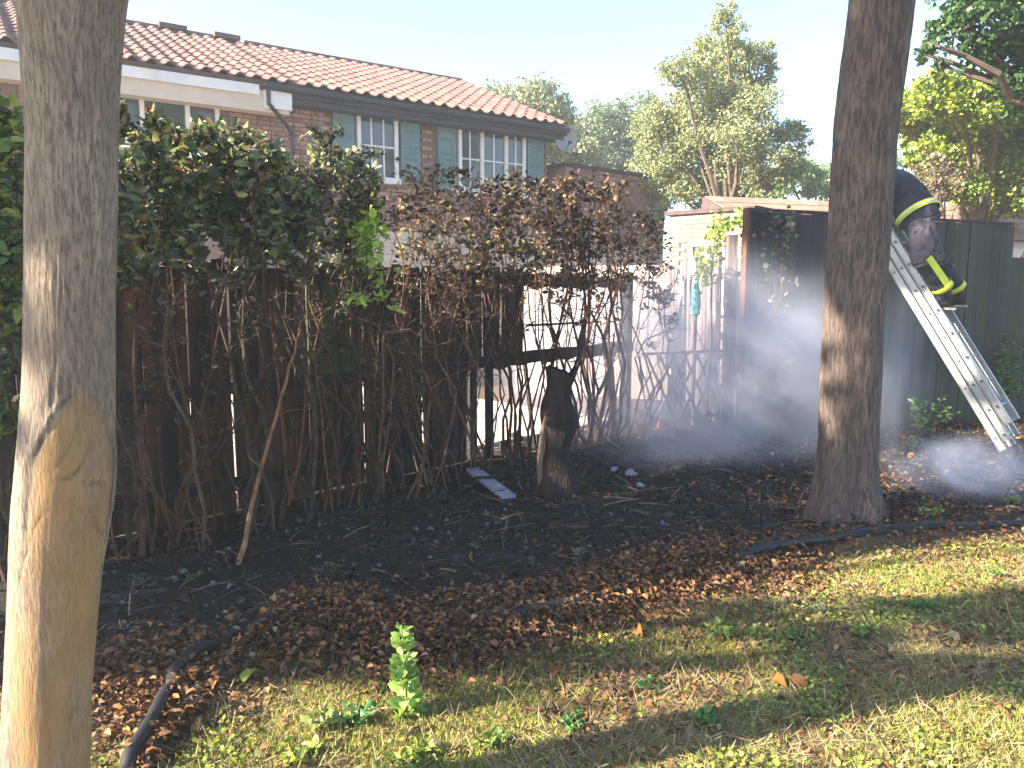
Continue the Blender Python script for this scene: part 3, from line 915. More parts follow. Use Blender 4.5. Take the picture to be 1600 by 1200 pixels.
M['barkR'] = bark_material('ridged_brown_bark', (0.145, 0.108, 0.092), (0.19, 0.145, 0.12), (0.17, 0.13, 0.08), (0.055, 0.044, 0.043))

def trunk(name, rows, Y0, nseg, dz, extra, mat_, amp, freq, feat=None, flare=None):
    """rows (py, xl, xr) measured on the trunk; extra (x, y, z, r) continue it above the view"""
    key = []
    for (py, xl, xr) in rows:
        a, b = D(xl, py, Y0), D(xr, py, Y0)
        cx_ = (a.x + b.x) / 2; key.append((a.z, cx_, Y0, (b.x - a.x) / 2 * 1.0 * math.cos(math.atan2(cx_, Y0))))
    key.sort()
    key += extra
    K = np.array(key)
    zs = np.arange(K[0, 0], K[-1, 0], dz)
    cx = np.interp(zs, K[:, 0], K[:, 1]); cy = np.interp(zs, K[:, 0], K[:, 2]); cr = np.interp(zs, K[:, 0], K[:, 3])
    ker = np.ones(9) / 9
    def smooth(v): return np.convolve(np.pad(v, 4, mode='edge'), ker, 'valid')
    cx, cy, cr = smooth(cx), smooth(cy), smooth(cr)
    ox, oy = cx[0], cy[0]
    vs = []; tint = []
    for i, z in enumerate(zs):
        for j in range(nseg):
            th = 2 * math.pi * j / nseg
            q = Vector((math.cos(th) * freq, math.sin(th) * freq, z * freq * .28))
            n1 = noise.fractal(q * 2.2, 1.0, 2.0, 3)
            ridge = -abs(n1)
            n2 = noise.noise(Vector((math.cos(th) * 1.3, math.sin(th) * 1.3, z * 1.5)))
            r = cr[i] * (1 + .05 * n2) + amp * ridge
            g = [0.0, 0.0]
            if flare: r += flare(th, z)
            if feat:
                dr, g = feat(th, z); r += dr
                if g[0] > 0: r -= amp * ridge * g[0] * .8
            vs.append((cx[i] + r * math.cos(th) - ox, cy[i] + r * math.sin(th) - oy, z))
            tint.append((g[0], g[1], 0))
    k = len(zs)
    idx = np.arange(k * nseg).reshape(k, nseg)
    nx = np.roll(idx, -1, axis=1)
    f = np.stack([idx[:-1], nx[:-1], nx[1:], idx[1:]], -1).reshape(-1, 4)
    me = bpy.data.meshes.new('trunk'); me.from_pydata(vs, [], f.tolist())
    me.polygons.foreach_set('use_smooth', [True] * len(f))
    at = me.color_attributes.new('tint', 'FLOAT_COLOR', 'POINT')
    c = np.ones((len(vs), 4), dtype=np.float32); c[:, :3] = np.array(tint); at.data.foreach_set('color', c.ravel())
    me.materials.append(mat_)
    root = empty(name, (ox, oy, 0))
    link('trunk', me, root)
    return root, (ox, oy), (cx[-1], cy[-1], zs[-1], cr[-1])

def crown(root, org, start, clumps, nleaf, lsize, cols, wts, name='crown', limbmat=None, r0=.1, twigs=True, seedj=0.2, branch=True, upd=.3, matk='leaf', spread=.5, simple=True):
    """limbs to every clump and leaves through each clump (centre, radius); children of root, world positions minus org"""
    ox, oy = org
    O = Vector((ox, oy, 0))
    if branch:
        b = MB()
        s0 = Vector(start)
        for (c, r) in clumps:
            c = Vector(c)
            p = [s0]
            k = 6
            for i in range(1, k + 1):
                f = i / k
                q = s0.lerp(c, f); q.z += (c - s0).length * .10 * math.sin(f * math.pi) * (1 if c.z >= s0.z else 1)
                q += Vector((R.gauss(0, .04), R.gauss(0, .04), R.gauss(0, .03))) * (c - s0).length * .5 * math.sin(f * math.pi)
                p.append(q)
            l0 = r0 * R.uniform(.3, .6)
            b.tube([q - O for q in p], [l0 * (1 - .85 * i / k) + .006 for i in range(k + 1)], 6)
            if twigs:
                for _ in range(5):
                    d = Vector((R.gauss(0, 1), R.gauss(0, 1), R.gauss(.2, .8))).normalized() * r * R.uniform(.6, 1.0)
                    b.tube([c - O, c + d * .5 + Vector((0, 0, .03)) - O, c + d - O], [l0 * .18 + .004, l0 * .12 + .003, .003], 4)
        b.obj('limbs', limbmat or M['bark_far'], root)
    vol = np.array([r ** 2.2 for _, r in clumps]); vol /= vol.sum()
    cnt = (vol * nleaf).astype(int)
    P = []
    for (c, r), k in zip(clumps, cnt):
        if k < 1: continue
        # sub-clumps, so light and dark groups and gaps form
        ns = max(3, int(k / 45))
        d = N.normal(size=(ns, 3)); d /= np.linalg.norm(d, axis=1, keepdims=True)
        sc = np.array(c) + d * (r * N.uniform(.25, 1.0, (ns, 1)) ** .6) * np.array([1, 1, .85])
        w_ = N.uniform(.3, 1.7, ns); w_ /= w_.sum()
        i = N.choice(ns, k, p=w_)
        P.append(sc[i] + N.normal(size=(k, 3)) * r * .17 * np.array([1, 1, .8]))
    P = np.concatenate(P)
    P[:, 0] -= ox; P[:, 1] -= oy
    n = len(P)
    tint = palette(n, cols, wts, seedj)
    me = leaves_mesh(name, P, N.uniform(.7, 1.3, n) * lsize, tint, M[matk], up=upd, aspect=spread * .7, simple=simple)
    return tag(link(name, me, root), kind=None)

# ---- near tree on the left
def featL(th, z):
    # local angle: front is towards the camera; camera lies at (+x, -y) from this trunk
    fa = math.atan2(-1.95, 1.37)
    d = (th - fa + math.pi) % (2 * math.pi) - math.pi          # + is to the right as seen from the camera
    dr = 0.0; g = [0.0, 0.0]
    # teardrop scar and bulge
    zt, zb = 1.345, .66
    if z < zt:
        f = (zt - z) / .17
        half = 0.95 * min(1, max(0, f)) ** .55
        cen = 0.16
        e = abs(d - cen) - half + .10 * noise.noise(Vector((d * 2.5, z * 6, 4)))
        ins = max(0, min(1, -e / .25))
        if z < .98:
            w2 = min(1, (.98 - z) / .25); ins = ins * (1 - w2) + w2 * max(0, min(1, (1.75 - abs(d - .45) + .5 * noise.noise(Vector((d * 3, z * 4, 1)))) / .7))
        g[0] = ins * max(.25, min(.9, .66 + .5 * noise.noise(Vector((d * 1.6, z * 3.1, 2)))))
        if z > 1.0: dr += .004 * math.exp(-((e - .1) / .08) ** 2)
        ln = math.exp(-(e / .05) ** 2) if z > .93 else 0
        g[1] = ln * max(0, min(.7, .35 + .9 * noise.noise(Vector((d * 4, z * 9, 7)))))
        dr -= g[1] * .003
    wr = 0
    for (z0, s_, c_, a_) in ((1.16, .10, .1, .9), (1.10, -.12, .5, .7), (1.21, .25, -.1, .5), (.98, -.22, .75, .8), (.93, .33, -.75, .9), (1.30, .05, .35, .4)):
        zc = z0 + s_ * (d - c_) + .02 * math.sin(d * 7 + z0 * 20) + .012 * noise.noise(Vector((d * 9, z0 * 5, 0)))
        if abs(d - c_) < .45: wr = max(wr, a_ * math.exp(-((z - zc) / .006) ** 2) * (1 - abs(d - c_) / .45))
    g[1] = min(1, max(g[1], wr * .8)); dr -= wr * .005
    dr += .010 * math.exp(-((z - 1.12) / .12) ** 2) * max(0, math.cos(d))
    return dr, g
rowsL = [(1330, -25, 140), (1200, -3, 147), (1100, 4, 148), (1000, 9, 155), (900, 12, 163), (850, 12, 172), (800, 14, 178), (740, 20, 181), (700, 24, 181), (600, 34, 182), (500, 38, 182),
         (400, 40, 185), (300, 40, 187), (200, 40, 188), (120, 33, 190), (60, 29, 195), (0, 26, 200), (-60, 14, 212)]
YL = 1.97
xa = D(113, -60, YL)
treeL, orgL, topL = trunk('near_tree', rowsL, YL, 150, .012, [(2.75, xa.x - .01, YL + .02, .14), (3.2, xa.x - .02, YL + .03, .12)], M['barkL'], .0035, 5.5, featL)
tag(treeL, 'smooth grey brown tree trunk with a tan teardrop bark scar, closest to the camera', 'tree')
s0 = (topL[0], topL[1], topL[2] - .15)
CL = [((-2.6 + R.uniform(-.8, .8), 1.2 + R.uniform(-1.2, 1.2), 5.0 + R.uniform(-.6, 1.6)), R.uniform(.55, .9)) for _ in range(8)]
CL += [((-.6 + R.uniform(-.9, .9), 2.6 + R.uniform(-1, 1), 6.0 + R.uniform(-.4, 1.4)), R.uniform(.5, .8)) for _ in range(6)]
crown(treeL, orgL, s0, CL, 5200, .12, [(.06, .12, .025), (.10, .16, .03), (.04, .085, .02)], [4, 3, 3], limbmat=M['bark_far'], r0=.13, spread=.75)

# ---- far tree on the right
def flareR(th, z):
    if z > .75: return 0
    f = max(0, (.75 - z) / .75)
    return f ** 3 * (.06 + .03 * math.sin(th * 5 + 1.3) + .03 * math.sin(th * 9)) 
rowsR = [(830, 1270, 1380), (780, 1272, 1376), (740, 1274, 1373), (700, 1276, 1374), (600, 1277, 1377), (500, 1284, 1383), (400, 1290, 1390), (300, 1294, 1398), (200, 1300, 1403),
         (100, 1311, 1417), (0, 1324, 1431), (-100, 1332, 1450)]
YR = 5.15
xb = D(1391, -100, YR)
treeR, orgR, topR = trunk('shaded_tree', rowsR, YR, 110, .022, [(4.6, xb.x + .1, YR, .22), (5.4, xb.x + .15, YR + .1, .19)], M['barkR'], .012, 5.0, None, flareR)
tag(treeR, 'dark ridged tree trunk with sun dapples, standing in front of the ladder', 'tree')
CR = [((2.2 + R.uniform(-2.4, 2.2), 5.0 + R.uniform(-1.8, 1.8), 6.6 + R.uniform(-.3, 2.2)), R.uniform(.6, 1.0)) for _ in range(11)]
crown(treeR, orgR, (topR[0], topR[1], topR[2] - .2), CR, 6500, .14, [(.06, .12, .025), (.10, .16, .03), (.04, .085, .02)], [4, 3, 3], limbmat=M['bark_far'], r0=.16, spread=.75)

# ---------------------------------------------------------------- background trees
def pxtree(name, label, base_px, Y, clumps_px, nleaf, lsize, cols, wts, trunk_r=.14, dj=1.0, matk='leaf', group=None, spread=.5, startz=2.2, limbmat=None):
    b = D(base_px, 450, Y); org = (b.x, Y)
    root = empty(name, (b.x, Y, 0)); tag(root, label, 'tree', group)
    t = MB()
    t.tube([(0, 0, -.05), (.05, 0, startz * .5), (0.02, .03, startz)], [trunk_r * 1.2, trunk_r, trunk_r * .8], 9)
    t.obj('trunk', limbmat or M['bark_far'], root)
    cl = []
    for (px, py, r) in clumps_px:
        yy = Y + R.uniform(-dj, dj)
        c = D(px, py, yy)
        cl.append(((c.x, c.y, c.z), r / F * yy))
    crown(root, org, (b.x, Y, startz - .1), cl, nleaf, lsize, cols, wts, r0=trunk_r * .8, matk=matk, spread=spread, limbmat=limbmat)
    return root
pxtree('birch_tree', 'tall pale green birch with a pointed crown between the roofs', 1135, 18,
       [(1138, 18, 17), (1135, 42, 26), (1128, 75, 34), (1160, 95, 34), (1100, 85, 26), (1062, 112, 34), (1092, 125, 34), (1192, 80, 22), (1190, 115, 26), (1140, 140, 44), (1180, 165, 36),
        (1060, 175, 40), (1020, 195, 34), (1100, 195, 50), (1155, 215, 48), (1200, 215, 30), (1040, 235, 46), (1090, 255, 50), (1150, 270, 50), (1205, 255, 34), (1240, 205, 24),
        (1250, 230, 20), (1235, 265, 24), (1010, 275, 34), (1060, 300, 36), (1120, 315, 34), (1190, 290, 30), (1030, 330, 20)],
       60000, .060, [(.32, .36, .16), (.40, .43, .20), (.22, .29, .14), (.42, .41, .22)], [4, 4, 3, 1], trunk_r=.13, spread=.6, startz=2.6)
pxtree('broad_tree', 'hazy rounded tree rising behind the end of the tiled roof', 835, 27,
       [(800, 165, 50), (845, 160, 40), (770, 180, 40), (870, 190, 38), (830, 215, 60), (900, 225, 40), (910, 265, 45), (880, 260, 45)],
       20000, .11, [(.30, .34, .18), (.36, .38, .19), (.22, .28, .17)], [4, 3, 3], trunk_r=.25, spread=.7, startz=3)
pxtree('broad_tree', 'far bluish green tree filling the dip between the terrace and the birch', 960, 31,
       [(930, 195, 36), (965, 190, 36), (1000, 175, 34), (945, 230, 55), (990, 230, 50), (920, 260, 45), (960, 275, 50), (1010, 280, 50)],
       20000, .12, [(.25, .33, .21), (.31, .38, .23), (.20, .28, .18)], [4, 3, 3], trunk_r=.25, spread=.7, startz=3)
pxtree('broad_tree', 'low green tree showing between the birch and the dark trunk', 1265, 24,
       [(1235, 270, 30), (1260, 285, 28), (1290, 285, 34), (1215, 290, 30), (1320, 280, 40), (1350, 270, 50)],
       11000, .09, [(.22, .36, .12), (.30, .44, .14), (.15, .25, .10)], [4, 3, 3], trunk_r=.18, spread=.7, startz=2.5)
pxtree('maple_tree', 'bright yellow green tree lit by the sun behind the tall fence', 1520, 14.5,
       [(1430, 160, 34), (1470, 150, 40), (1520, 160, 46), (1570, 165, 50), (1620, 170, 60), (1430, 200, 38), (1480, 205, 50), (1540, 215, 55), (1600, 225, 60), (1455, 245, 34),
        (1510, 260, 46), (1560, 270, 46), (1610, 280, 56), (1500, 295, 30), (1545, 310, 34), (1590, 315, 40), (1660, 240, 70), (1400, 180, 30), (1500, 130, 26)],
       42000, .075, [(.26, .36, .035), (.36, .42, .05), (.14, .24, .04), (.09, .16, .04)], [5, 4, 3, 1], trunk_r=.15, spread=.75, startz=2.5)
pxtree('young_tree', 'sparse reddish brown young tree between the firefighter and the yellow green tree', 1470, 13,
       [(1462, 268, 26), (1480, 292, 28), (1455, 300, 22), (1500, 300, 20), (1440, 280, 18)],
       3000, .055, [(.30, .20, .14), (.22, .20, .11), (.16, .20, .12)], [4, 3, 2], trunk_r=.05, spread=.6, startz=2.3)
pxtree('oak_tree', 'dark leafy boughs hanging in from beyond the top of the yellow green tree', 1690, 10.5,
       [(1590, 10, 50), (1540, 30, 44), (1490, 55, 36), (1460, 72, 24), (1445, 85, 14), (1530, 75, 40), (1580, 80, 50), (1620, 90, 60), (1600, 140, 34), (1590, 160, 22), (1470, 100, 14),
        (1510, -20, 50), (1650, 20, 70), (1700, 100, 90), (1700, -60, 100), (1560, -50, 70)],
       14000, .07, [(.05, .12, .035), (.08, .17, .05), (.035, .08, .03)], [4, 3, 3], trunk_r=.22, dj=.6, spread=.8, startz=3.2)

# trees standing out of view to the left, whose crowns dapple the ground and the trunks
def offtree(name, label, x, y, h, cl, nleaf, ls=.15):
    root = empty(name, (x, y, 0)); tag(root, label, 'tree')
    t = MB(); t.tube([(0, 0, -.1), (.05, .02, h * .35), (0, 0, h * .6)], [.24, .18, .13], 10); t.obj('trunk', M['bark_far'], root)
    crown(root, (x, y), (x, y, h * .58), cl, nleaf, ls, [(.06, .12, .025), (.10, .16, .03), (.04, .085, .02)], [4, 3, 3], r0=.12, spread=.8)
def toward(x, y, z, dist):
    """a point dist metres towards the sun from (x, y, z)"""
    v = Vector((x, y, z)) + TO_SUN * dist
    return (v.x, v.y, v.z)
#@@OFF
cl = []
# shade the right trunk, fence and the ground beyond with broken foliage
for (x, y, z, r) in ((2.3, 5.1, 3.3, .36), (2.1, 5.2, 3.0, .28), (2.35, 5.0, 2.75, .30), (2.1, 5.15, 2.45, .28), (2.4, 5.1, 2.2, .28), (2.15, 5.1, 1.95, .26), (2.35, 5.1, 1.7, .22), (2.45, 5.1, 1.42, .13), (2.1, 5.1, 1.12, .05), (2.3, 5.1, 3.8, .4),
                     (2.4, 5.0, .22, .12), (2.05, 5.0, .5, .07), (2.45, 5.1, .75, .05), (2.9, 5.5, .0, .34), (3.4, 5.0, .0, .25),
                     (4.6, 7.6, 1.75, .26), (4.3, 8.0, 2.3, .28), (4.75, 7.3, .55, .2), (5.6, 8.7, 1.2, .6), (3.8, 7.6, .2, .4), (4.9, 6.9, .2, .25), (3.4, 8.3, 1.8, .45), (5.8, 9.2, 2.0, .5)):
    cl.append((toward(x, y, z, 11.5 + R.uniform(-.8, .8)), r))
offtree('woodland_tree', 'leafy woodland tree just out of view beyond the near trunk', -8.0, 1.0, 6.5, cl, 9500, .12)
cl = []
for (x, y, z, r) in ((-2.1, 4.3, 0, .32), (-1.5, 4.4, 0, .34), (-.8, 4.6, 0, .34), (-1.3, 4.9, 0, .36), (-.3, 5.1, 0, .36), (-1.9, 4.8, 0, .34), (-1.9, 3.8, 0, .3), (1.5, 3.4, 0, .18), (2.0, 3.5, 0, .22), (2.7, 3.6, 0, .24), (1.35, 3.1, 0, .14), (3.4, 3.75, 0, .2), (2.2, 3.05, 0, .2), (2.9, 3.1, 0, .2), (3.6, 4.5, 0, .14), (2.55, 2.75, 0, .12), (1.15, 3.62, 0, .11), (1.7, 2.95, 0, .1),
                     (-1.5, 3.3, 0, .28), (-1.0, 3.6, 0, .36), (-.3, 3.9, 0, .36), (.4, 4.2, 0, .34), (1.1, 4.6, 0, .36), (1.7, 4.9, 0, .36), (2.5, 5.2, 0, .4), (-.9, 4.2, 0, .36), (0, 4.7, 0, .4), (.9, 5.3, 0, .4),
                     (-.7, 3.3, 0, .16), (.1, 3.6, 0, .18)):
    cl.append((toward(x, y, z, 10.5 + R.uniform(-.7, .7)), r))
for (x, y, z, r) in ((-1.33, 1.95, 1.9, .16), (-1.33, 1.95, 2.3, .2), (-1.33, 1.95, 1.55, .12), (-1.3, 1.95, 2.7, .25), (-1.3, 1.95, 3.1, .3), (-1.33, 1.95, 1.25, .06)):
    cl.append((toward(x, y, z, 7.5 + R.uniform(-.4, .4)), r))
offtree('woodland_tree', 'second woodland tree out of view, closer to the path', -9.6, .7, 6.5, cl, 11000, .12)

# ---------------------------------------------------------------- hedge and burnt shrubs
GREEN = [(.07, .11, .065), (.12, .165, .06), (.20, .24, .07), (.045, .065, .05), (.32, .32, .11)]
BROWN = [(.10, .062, .04), (.17, .115, .07), (.045, .034, .03), (.27, .20, .12), (.018, .016, .018)]
def shrub(name, label, cat, px0, px1, clumps_px, nstem, nleaf, lsize, cols, wts, off=.35, matk='leaf', leafobj=24, r0=.016, stem_tint=(1, 1, 1), twign=3, foot=None, dj=.25, group=None, kink=.05, low=0, stem_n=6, drop=12, tipmin=7):
    """a many-stemmed shrub: stems rise from its foot on the ground into the clumps, twigs off them, leaves at the twig ends"""
    c0 = fence_at((px0 + px1) / 2, 450, off)
    root = empty(name, (c0.x, c0.y, 0)); tag(root, label, cat, group)
    O = Vector((c0.x, c0.y, 0))
    cl = []
    for (px, py, r) in clumps_px:
        py = py + drop + (8 if py < 300 else 0); r = r * .82
        p = fence_at(px, py, off + R.uniform(-dj, dj))
        q = D(px, py, p.y); cl.append((q, r / F * p.y))
    st = MB(); tips = []; tipr = []
    foot = foot or ((px0, px1),)
    for k in range(nstem):
        c, r = cl[k % len(cl)]
        fx0, fx1 = R.choice(foot)
        # the foot of a stem: below its clump, drawn in to the shrub's foot span
        bpx = min(max(F * c.x / c.y + 800 + R.gauss(0, 25), fx0), fx1)
        b = fence_at(bpx, 700, off + R.uniform(-.12, .22)); b.z = -.03
        d = Vector((R.gauss(0, .5), R.gauss(0, .4), R.gauss(0, .5))) * r
        tgt = c + d
        n = 9
        pts = [b]
        ph = R.uniform(0, 6)
        for i in range(1, n + 1):
            f = i / n
            q = b.lerp(tgt, f ** (.9)); q.z = b.z + (tgt.z - b.z) * f
            a = kink * (tgt.z - b.z) * math.sin(f * math.pi)
            q += Vector((math.sin(ph + f * 5) * a + R.gauss(0, .018), math.cos(ph + f * 4) * a + R.gauss(0, .018), 0))
            pts.append(q)
        rr = r0 * R.uniform(.6, 1.25)
        g_ = R.uniform(.25, .8); st.tint = tuple(x * g_ * R.uniform(.93, 1.07) for x in stem_tint)
        st.tube([p - O for p in pts], [rr * (1 - .72 * i / n) for i in range(n + 1)], stem_n)
        for i in range(5, n + 1):
            for _ in range(twign):
                L_ = r * R.uniform(.35, 1.0) + .05
                dv = Vector((R.gauss(0, 1), R.gauss(0, .8), R.gauss(.45, .6))).normalized() * L_
                a = pts[i]; m_ = a + dv * .5 + Vector((R.gauss(0, .02), R.gauss(0, .02), R.gauss(0, .02))); e = a + dv + Vector((0, 0, R.uniform(-.02, .04)))
                st.tube([a - O, m_ - O, e - O], [rr * .36, rr * .25, .0018], 3, cap=False)
                if i >= tipmin:
                    tips.append((m_, e)); tipr.append(1)
    st.obj('stems', M['twig'], root)
    # leaves: most at twig ends, the rest through the clumps
    vol = np.array([r ** 2 for _, r in cl]); vol /= vol.sum()
    n1 = int(nleaf * .55)
    T = np.array([[*(a), *(b)] for a, b in tips]).reshape(-1, 6)
    i = N.integers(0, len(T), n1); f = N.uniform(0, 1.05, (n1, 1))
    P1_ = T[i, :3] * (1 - f) + T[i, 3:] * f + N.normal(size=(n1, 3)) * .012
    n2 = nleaf - n1
    i = N.choice(len(cl), n2, p=vol)
    C = np.array([[*c] for c, _ in cl])[i]; r_ = np.array([r for _, r in cl])[i][:, None]
    d = N.normal(size=(n2, 3)); d /= np.linalg.norm(d, axis=1, keepdims=True)
    P2_ = C + d * r_ * N.uniform(.2, 1, (n2, 1)) ** .5
    P = np.concatenate([P1_, P2_]) - np.array([c0.x, c0.y, 0])
    n = len(P)
    me = leaves_mesh('foliage', P, N.uniform(.35, 1.45, n) * lsize, palette(n, cols, wts, .3), M[matk], up=.15, aspect=.27, fold=.16)
    tag(link('foliage', me, root), kind='stuff')
    # the leaves one can pick out, on the camera side
    if leafobj:
        var = []
        for q in range(4):
            col = np.array([cols[q % len(cols)]])
            var.append(leaves_mesh('leaf', np.zeros((1, 3)), np.array([lsize * 1.35]), col, M[matk], aspect=.36, dirs=np.array([[0, .2, 1.0]])))
        for q in range(leafobj):
            c, r = R.choice(cl)
            a = R.uniform(0, 2 * math.pi); rad = r * R.uniform(.2, .95)
            p = c + Vector((math.cos(a) * rad, -r * .9, math.sin(a) * rad)) - O
            link('leaf', R.choice(var), root, p, (R.uniform(-.9, .9), R.uniform(-2.5, 2.5), R.uniform(0, 6.3)))
    return root
HG = 'evergreen laurels along the burnt fence'
shrub('laurel_shrub', 'sunlit laurel with yellow tipped leaves, its foliage half hidden by the near trunk', 'shrub', -90, 60,
      [(-40, 190, 50), (0, 170, 40), (10, 220, 45), (-30, 260, 60), (15, 290, 45), (-10, 350, 45), (20, 380, 30), (0, 450, 40), (15, 640, 26), (5, 560, 26), (-40, 400, 50)], 10, 3000, .07,
      [(.25, .30, .06), (.12, .22, .05), (.06, .13, .05), (.035, .07, .035), (.35, .26, .08)], [4, 4, 4, 4, 1], off=.5, group=HG)
shrub('laurel_shrub', 'dense green laurel directly beside the near trunk, tallest in the hedge', 'shrub', 150, 330,
      [(200, 175, 24), (235, 190, 30), (215, 225, 36), (275, 200, 32), (310, 195, 28), (190, 260, 36), (245, 250, 45), (300, 245, 45), (340, 220, 34), (205, 305, 42), (265, 305, 44), (325, 295, 42),
       (190, 350, 30), (245, 345, 30), (215, 400, 14), (300, 345, 26), (300, 378, 20), (262, 378, 22), (200, 380, 20), (240, 395, 14)], 9, 5800, .064,
      GREEN + [(.18, .14, .08), (.24, .07, .04), (.36, .36, .22)], [4, 4, 3, 4, 2.2, 4, .3, 1.2], off=.42, drop=22, stem_tint=(1.3, 1.1, 1.1), group=HG, low=1)  # palest leaf tint stands in for highlights, painted into the hedge palettes
shrub('laurel_shrub', 'dark green laurel in the middle of the hedge below the downpipe', 'shrub', 330, 480,
      [(365, 195, 30), (400, 205, 30), (385, 240, 42), (430, 230, 32), (350, 270, 42), (410, 280, 46), (455, 250, 34), (460, 290, 40), (370, 320, 38), (425, 325, 38), (470, 330, 34), (395, 355, 22), (350, 362, 24), (430, 368, 24), (470, 370, 20), (385, 385, 16)], 9, 4400, .060,
      GREEN + [(.18, .14, .08), (.30, .28, .18), (.05, .04, .035)], [3.5, 3, 2.2, 4, 1.5, 4.5, 2, 3], off=.42, group=HG, low=1)
shrub('laurel_shrub', 'laurel with grey green scorched tips left of the first shuttered window', 'shrub', 480, 610,
      [(500, 205, 26), (520, 235, 34), (545, 250, 34), (575, 262, 30), (490, 265, 36), (520, 290, 44), (565, 295, 40), (495, 325, 34), (545, 330, 32), (580, 330, 24), (510, 365, 24), (560, 370, 20)], 9, 3300, .056,
      GREEN + [(.20, .16, .10), (.32, .30, .18), (.05, .04, .035)], [2.5, 2.5, 1.6, 3, 1.6, 4.5, 3, 3], off=.4, group=HG, low=1)
shrub('sprouting_shrub', 'fresh lime green sprout glowing against the dark top of the burnt fence', 'shrub', 565, 590,
      [(575, 350, 15), (572, 372, 20), (580, 335, 10)], 4, 420, .055, [(.42, .58, .08), (.34, .5, .08)], [1, 1], off=.62, leafobj=6, r0=.007)
BG = 'scorched shrubs at the burnt gap'
shrub('scorched_shrub', 'twiggy scorched shrub with a pale tangle of bare branches below the first shuttered window', 'shrub', 590, 760,
      [(640, 255, 20), (665, 262, 26), (700, 255, 26), (730, 265, 26), (650, 300, 30), (700, 295, 34), (745, 300, 34), (660, 345, 34), (715, 345, 36), (620, 330, 20), (755, 350, 30), (690, 390, 30), (740, 400, 30), (640, 390, 26)], 26, 1500, .05,
      BROWN + [(.16, .18, .08), (.30, .26, .10)], [3, 4, 3, 4, 1, 1.6, 1.4], off=.32, matk='drytint', group=BG, twign=5, stem_tint=(1.7, 1.6, 1.6), kink=.09, r0=.011)
shrub('scorched_shrub', 'scorched shrub with curled brown leaves below the widest shuttered window', 'shrub', 745, 880,
      [(775, 275, 24), (800, 290, 30), (830, 300, 34), (850, 275, 20), (790, 330, 34), (840, 340, 34), (800, 370, 34), (850, 380, 34), (870, 310, 30), (760, 380, 26), (820, 410, 26)], 12, 2300, .055,
      BROWN + [(.16, .18, .08), (.34, .26, .08)], [4, 3, 5, 2.5, 3, 1.4, 1.0], off=.3, matk='drytint', group=BG, twign=3, stem_tint=(1.2, .95, .85), foot=((800, 915),), r0=.015)
shrub('scorched_shrub', 'charred many stemmed shrub rising beside the thick burnt stump', 'shrub', 850, 1000,
      [(880, 270, 14), (895, 300, 26), (930, 285, 24), (955, 300, 26), (900, 340, 32), (945, 335, 34), (985, 330, 26), (920, 385, 34), (970, 380, 34), (880, 380, 26), (1000, 360, 30), (905, 430, 26), (960, 430, 26)], 19, 2500, .055,
      BROWN, [3, 2, 5, 1, 5], off=.3, matk='drytint', group=BG, twign=3, stem_tint=(.75, .5, .45), foot=((870, 960),), r0=.020, kink=.06)
shrub('scorched_shrub', 'blackened shrub with limp leaves at the fence corner, right of the stump', 'shrub', 985, 1060,
      [(1015, 335, 24), (1030, 365, 24), (1010, 395, 28), (1038, 405, 18), (1035, 450, 20), (1045, 490, 18), (1015, 440, 20)], 6, 900, .05,
      BROWN, [2, 1, 5, .5, 6], off=.25, matk='drytint', group=BG, twign=3, stem_tint=(.6, .5, .5), foot=((940, 1000),), r0=.016, kink=.10)
shrub('dry_shoots', 'upright tan dead shoots standing above the scorched shrubs', 'shrub', 850, 960,
      [(850, 272, 8), (878, 268, 8), (958, 275, 8), (890, 300, 10), (946, 290, 8)], 12, 420, .04, [(.34, .22, .12), (.26, .17, .10)], [1, 1], off=.3, matk='drytint', leafobj=0, r0=.009, stem_tint=(2, 1.5, 1.2), foot=((865, 930),))

shrub('bare_shrub', 'tangle of thin bare branches spread over the boards between the green hedge and the gap', 'shrub', 420, 740,
      [(450, 470, 30), (500, 440, 34), (540, 500, 34), (580, 450, 30), (620, 480, 36), (660, 440, 34), (700, 470, 34), (735, 450, 26), (640, 540, 30), (580, 560, 26), (690, 530, 26), (480, 540, 26)], 15, 300, .04,
      BROWN + [(.16, .18, .08)], [3, 3, 4, 1, 3, 1], off=.38, matk='drytint', leafobj=6, twign=5, stem_tint=(1.7, 1.35, 1.3), kink=.12, r0=.009, tipmin=5)
shrub('bare_shrub', 'dark bare branches with a few leaves over the boards next to the near trunk', 'shrub', 170, 400,
      [(215, 430, 26), (260, 460, 30), (310, 440, 30), (360, 430, 30), (390, 480, 26), (230, 530, 26), (330, 540, 26), (210, 640, 26), (290, 640, 22)], 11, 420, .045,
      GREEN[:4] + BROWN[:3], [1, 1, .6, 2, 3, 3, 3], off=.45, leafobj=6, twign=4, stem_tint=(1.2, 1.0, 1.0), kink=.11, r0=.009, tipmin=5)

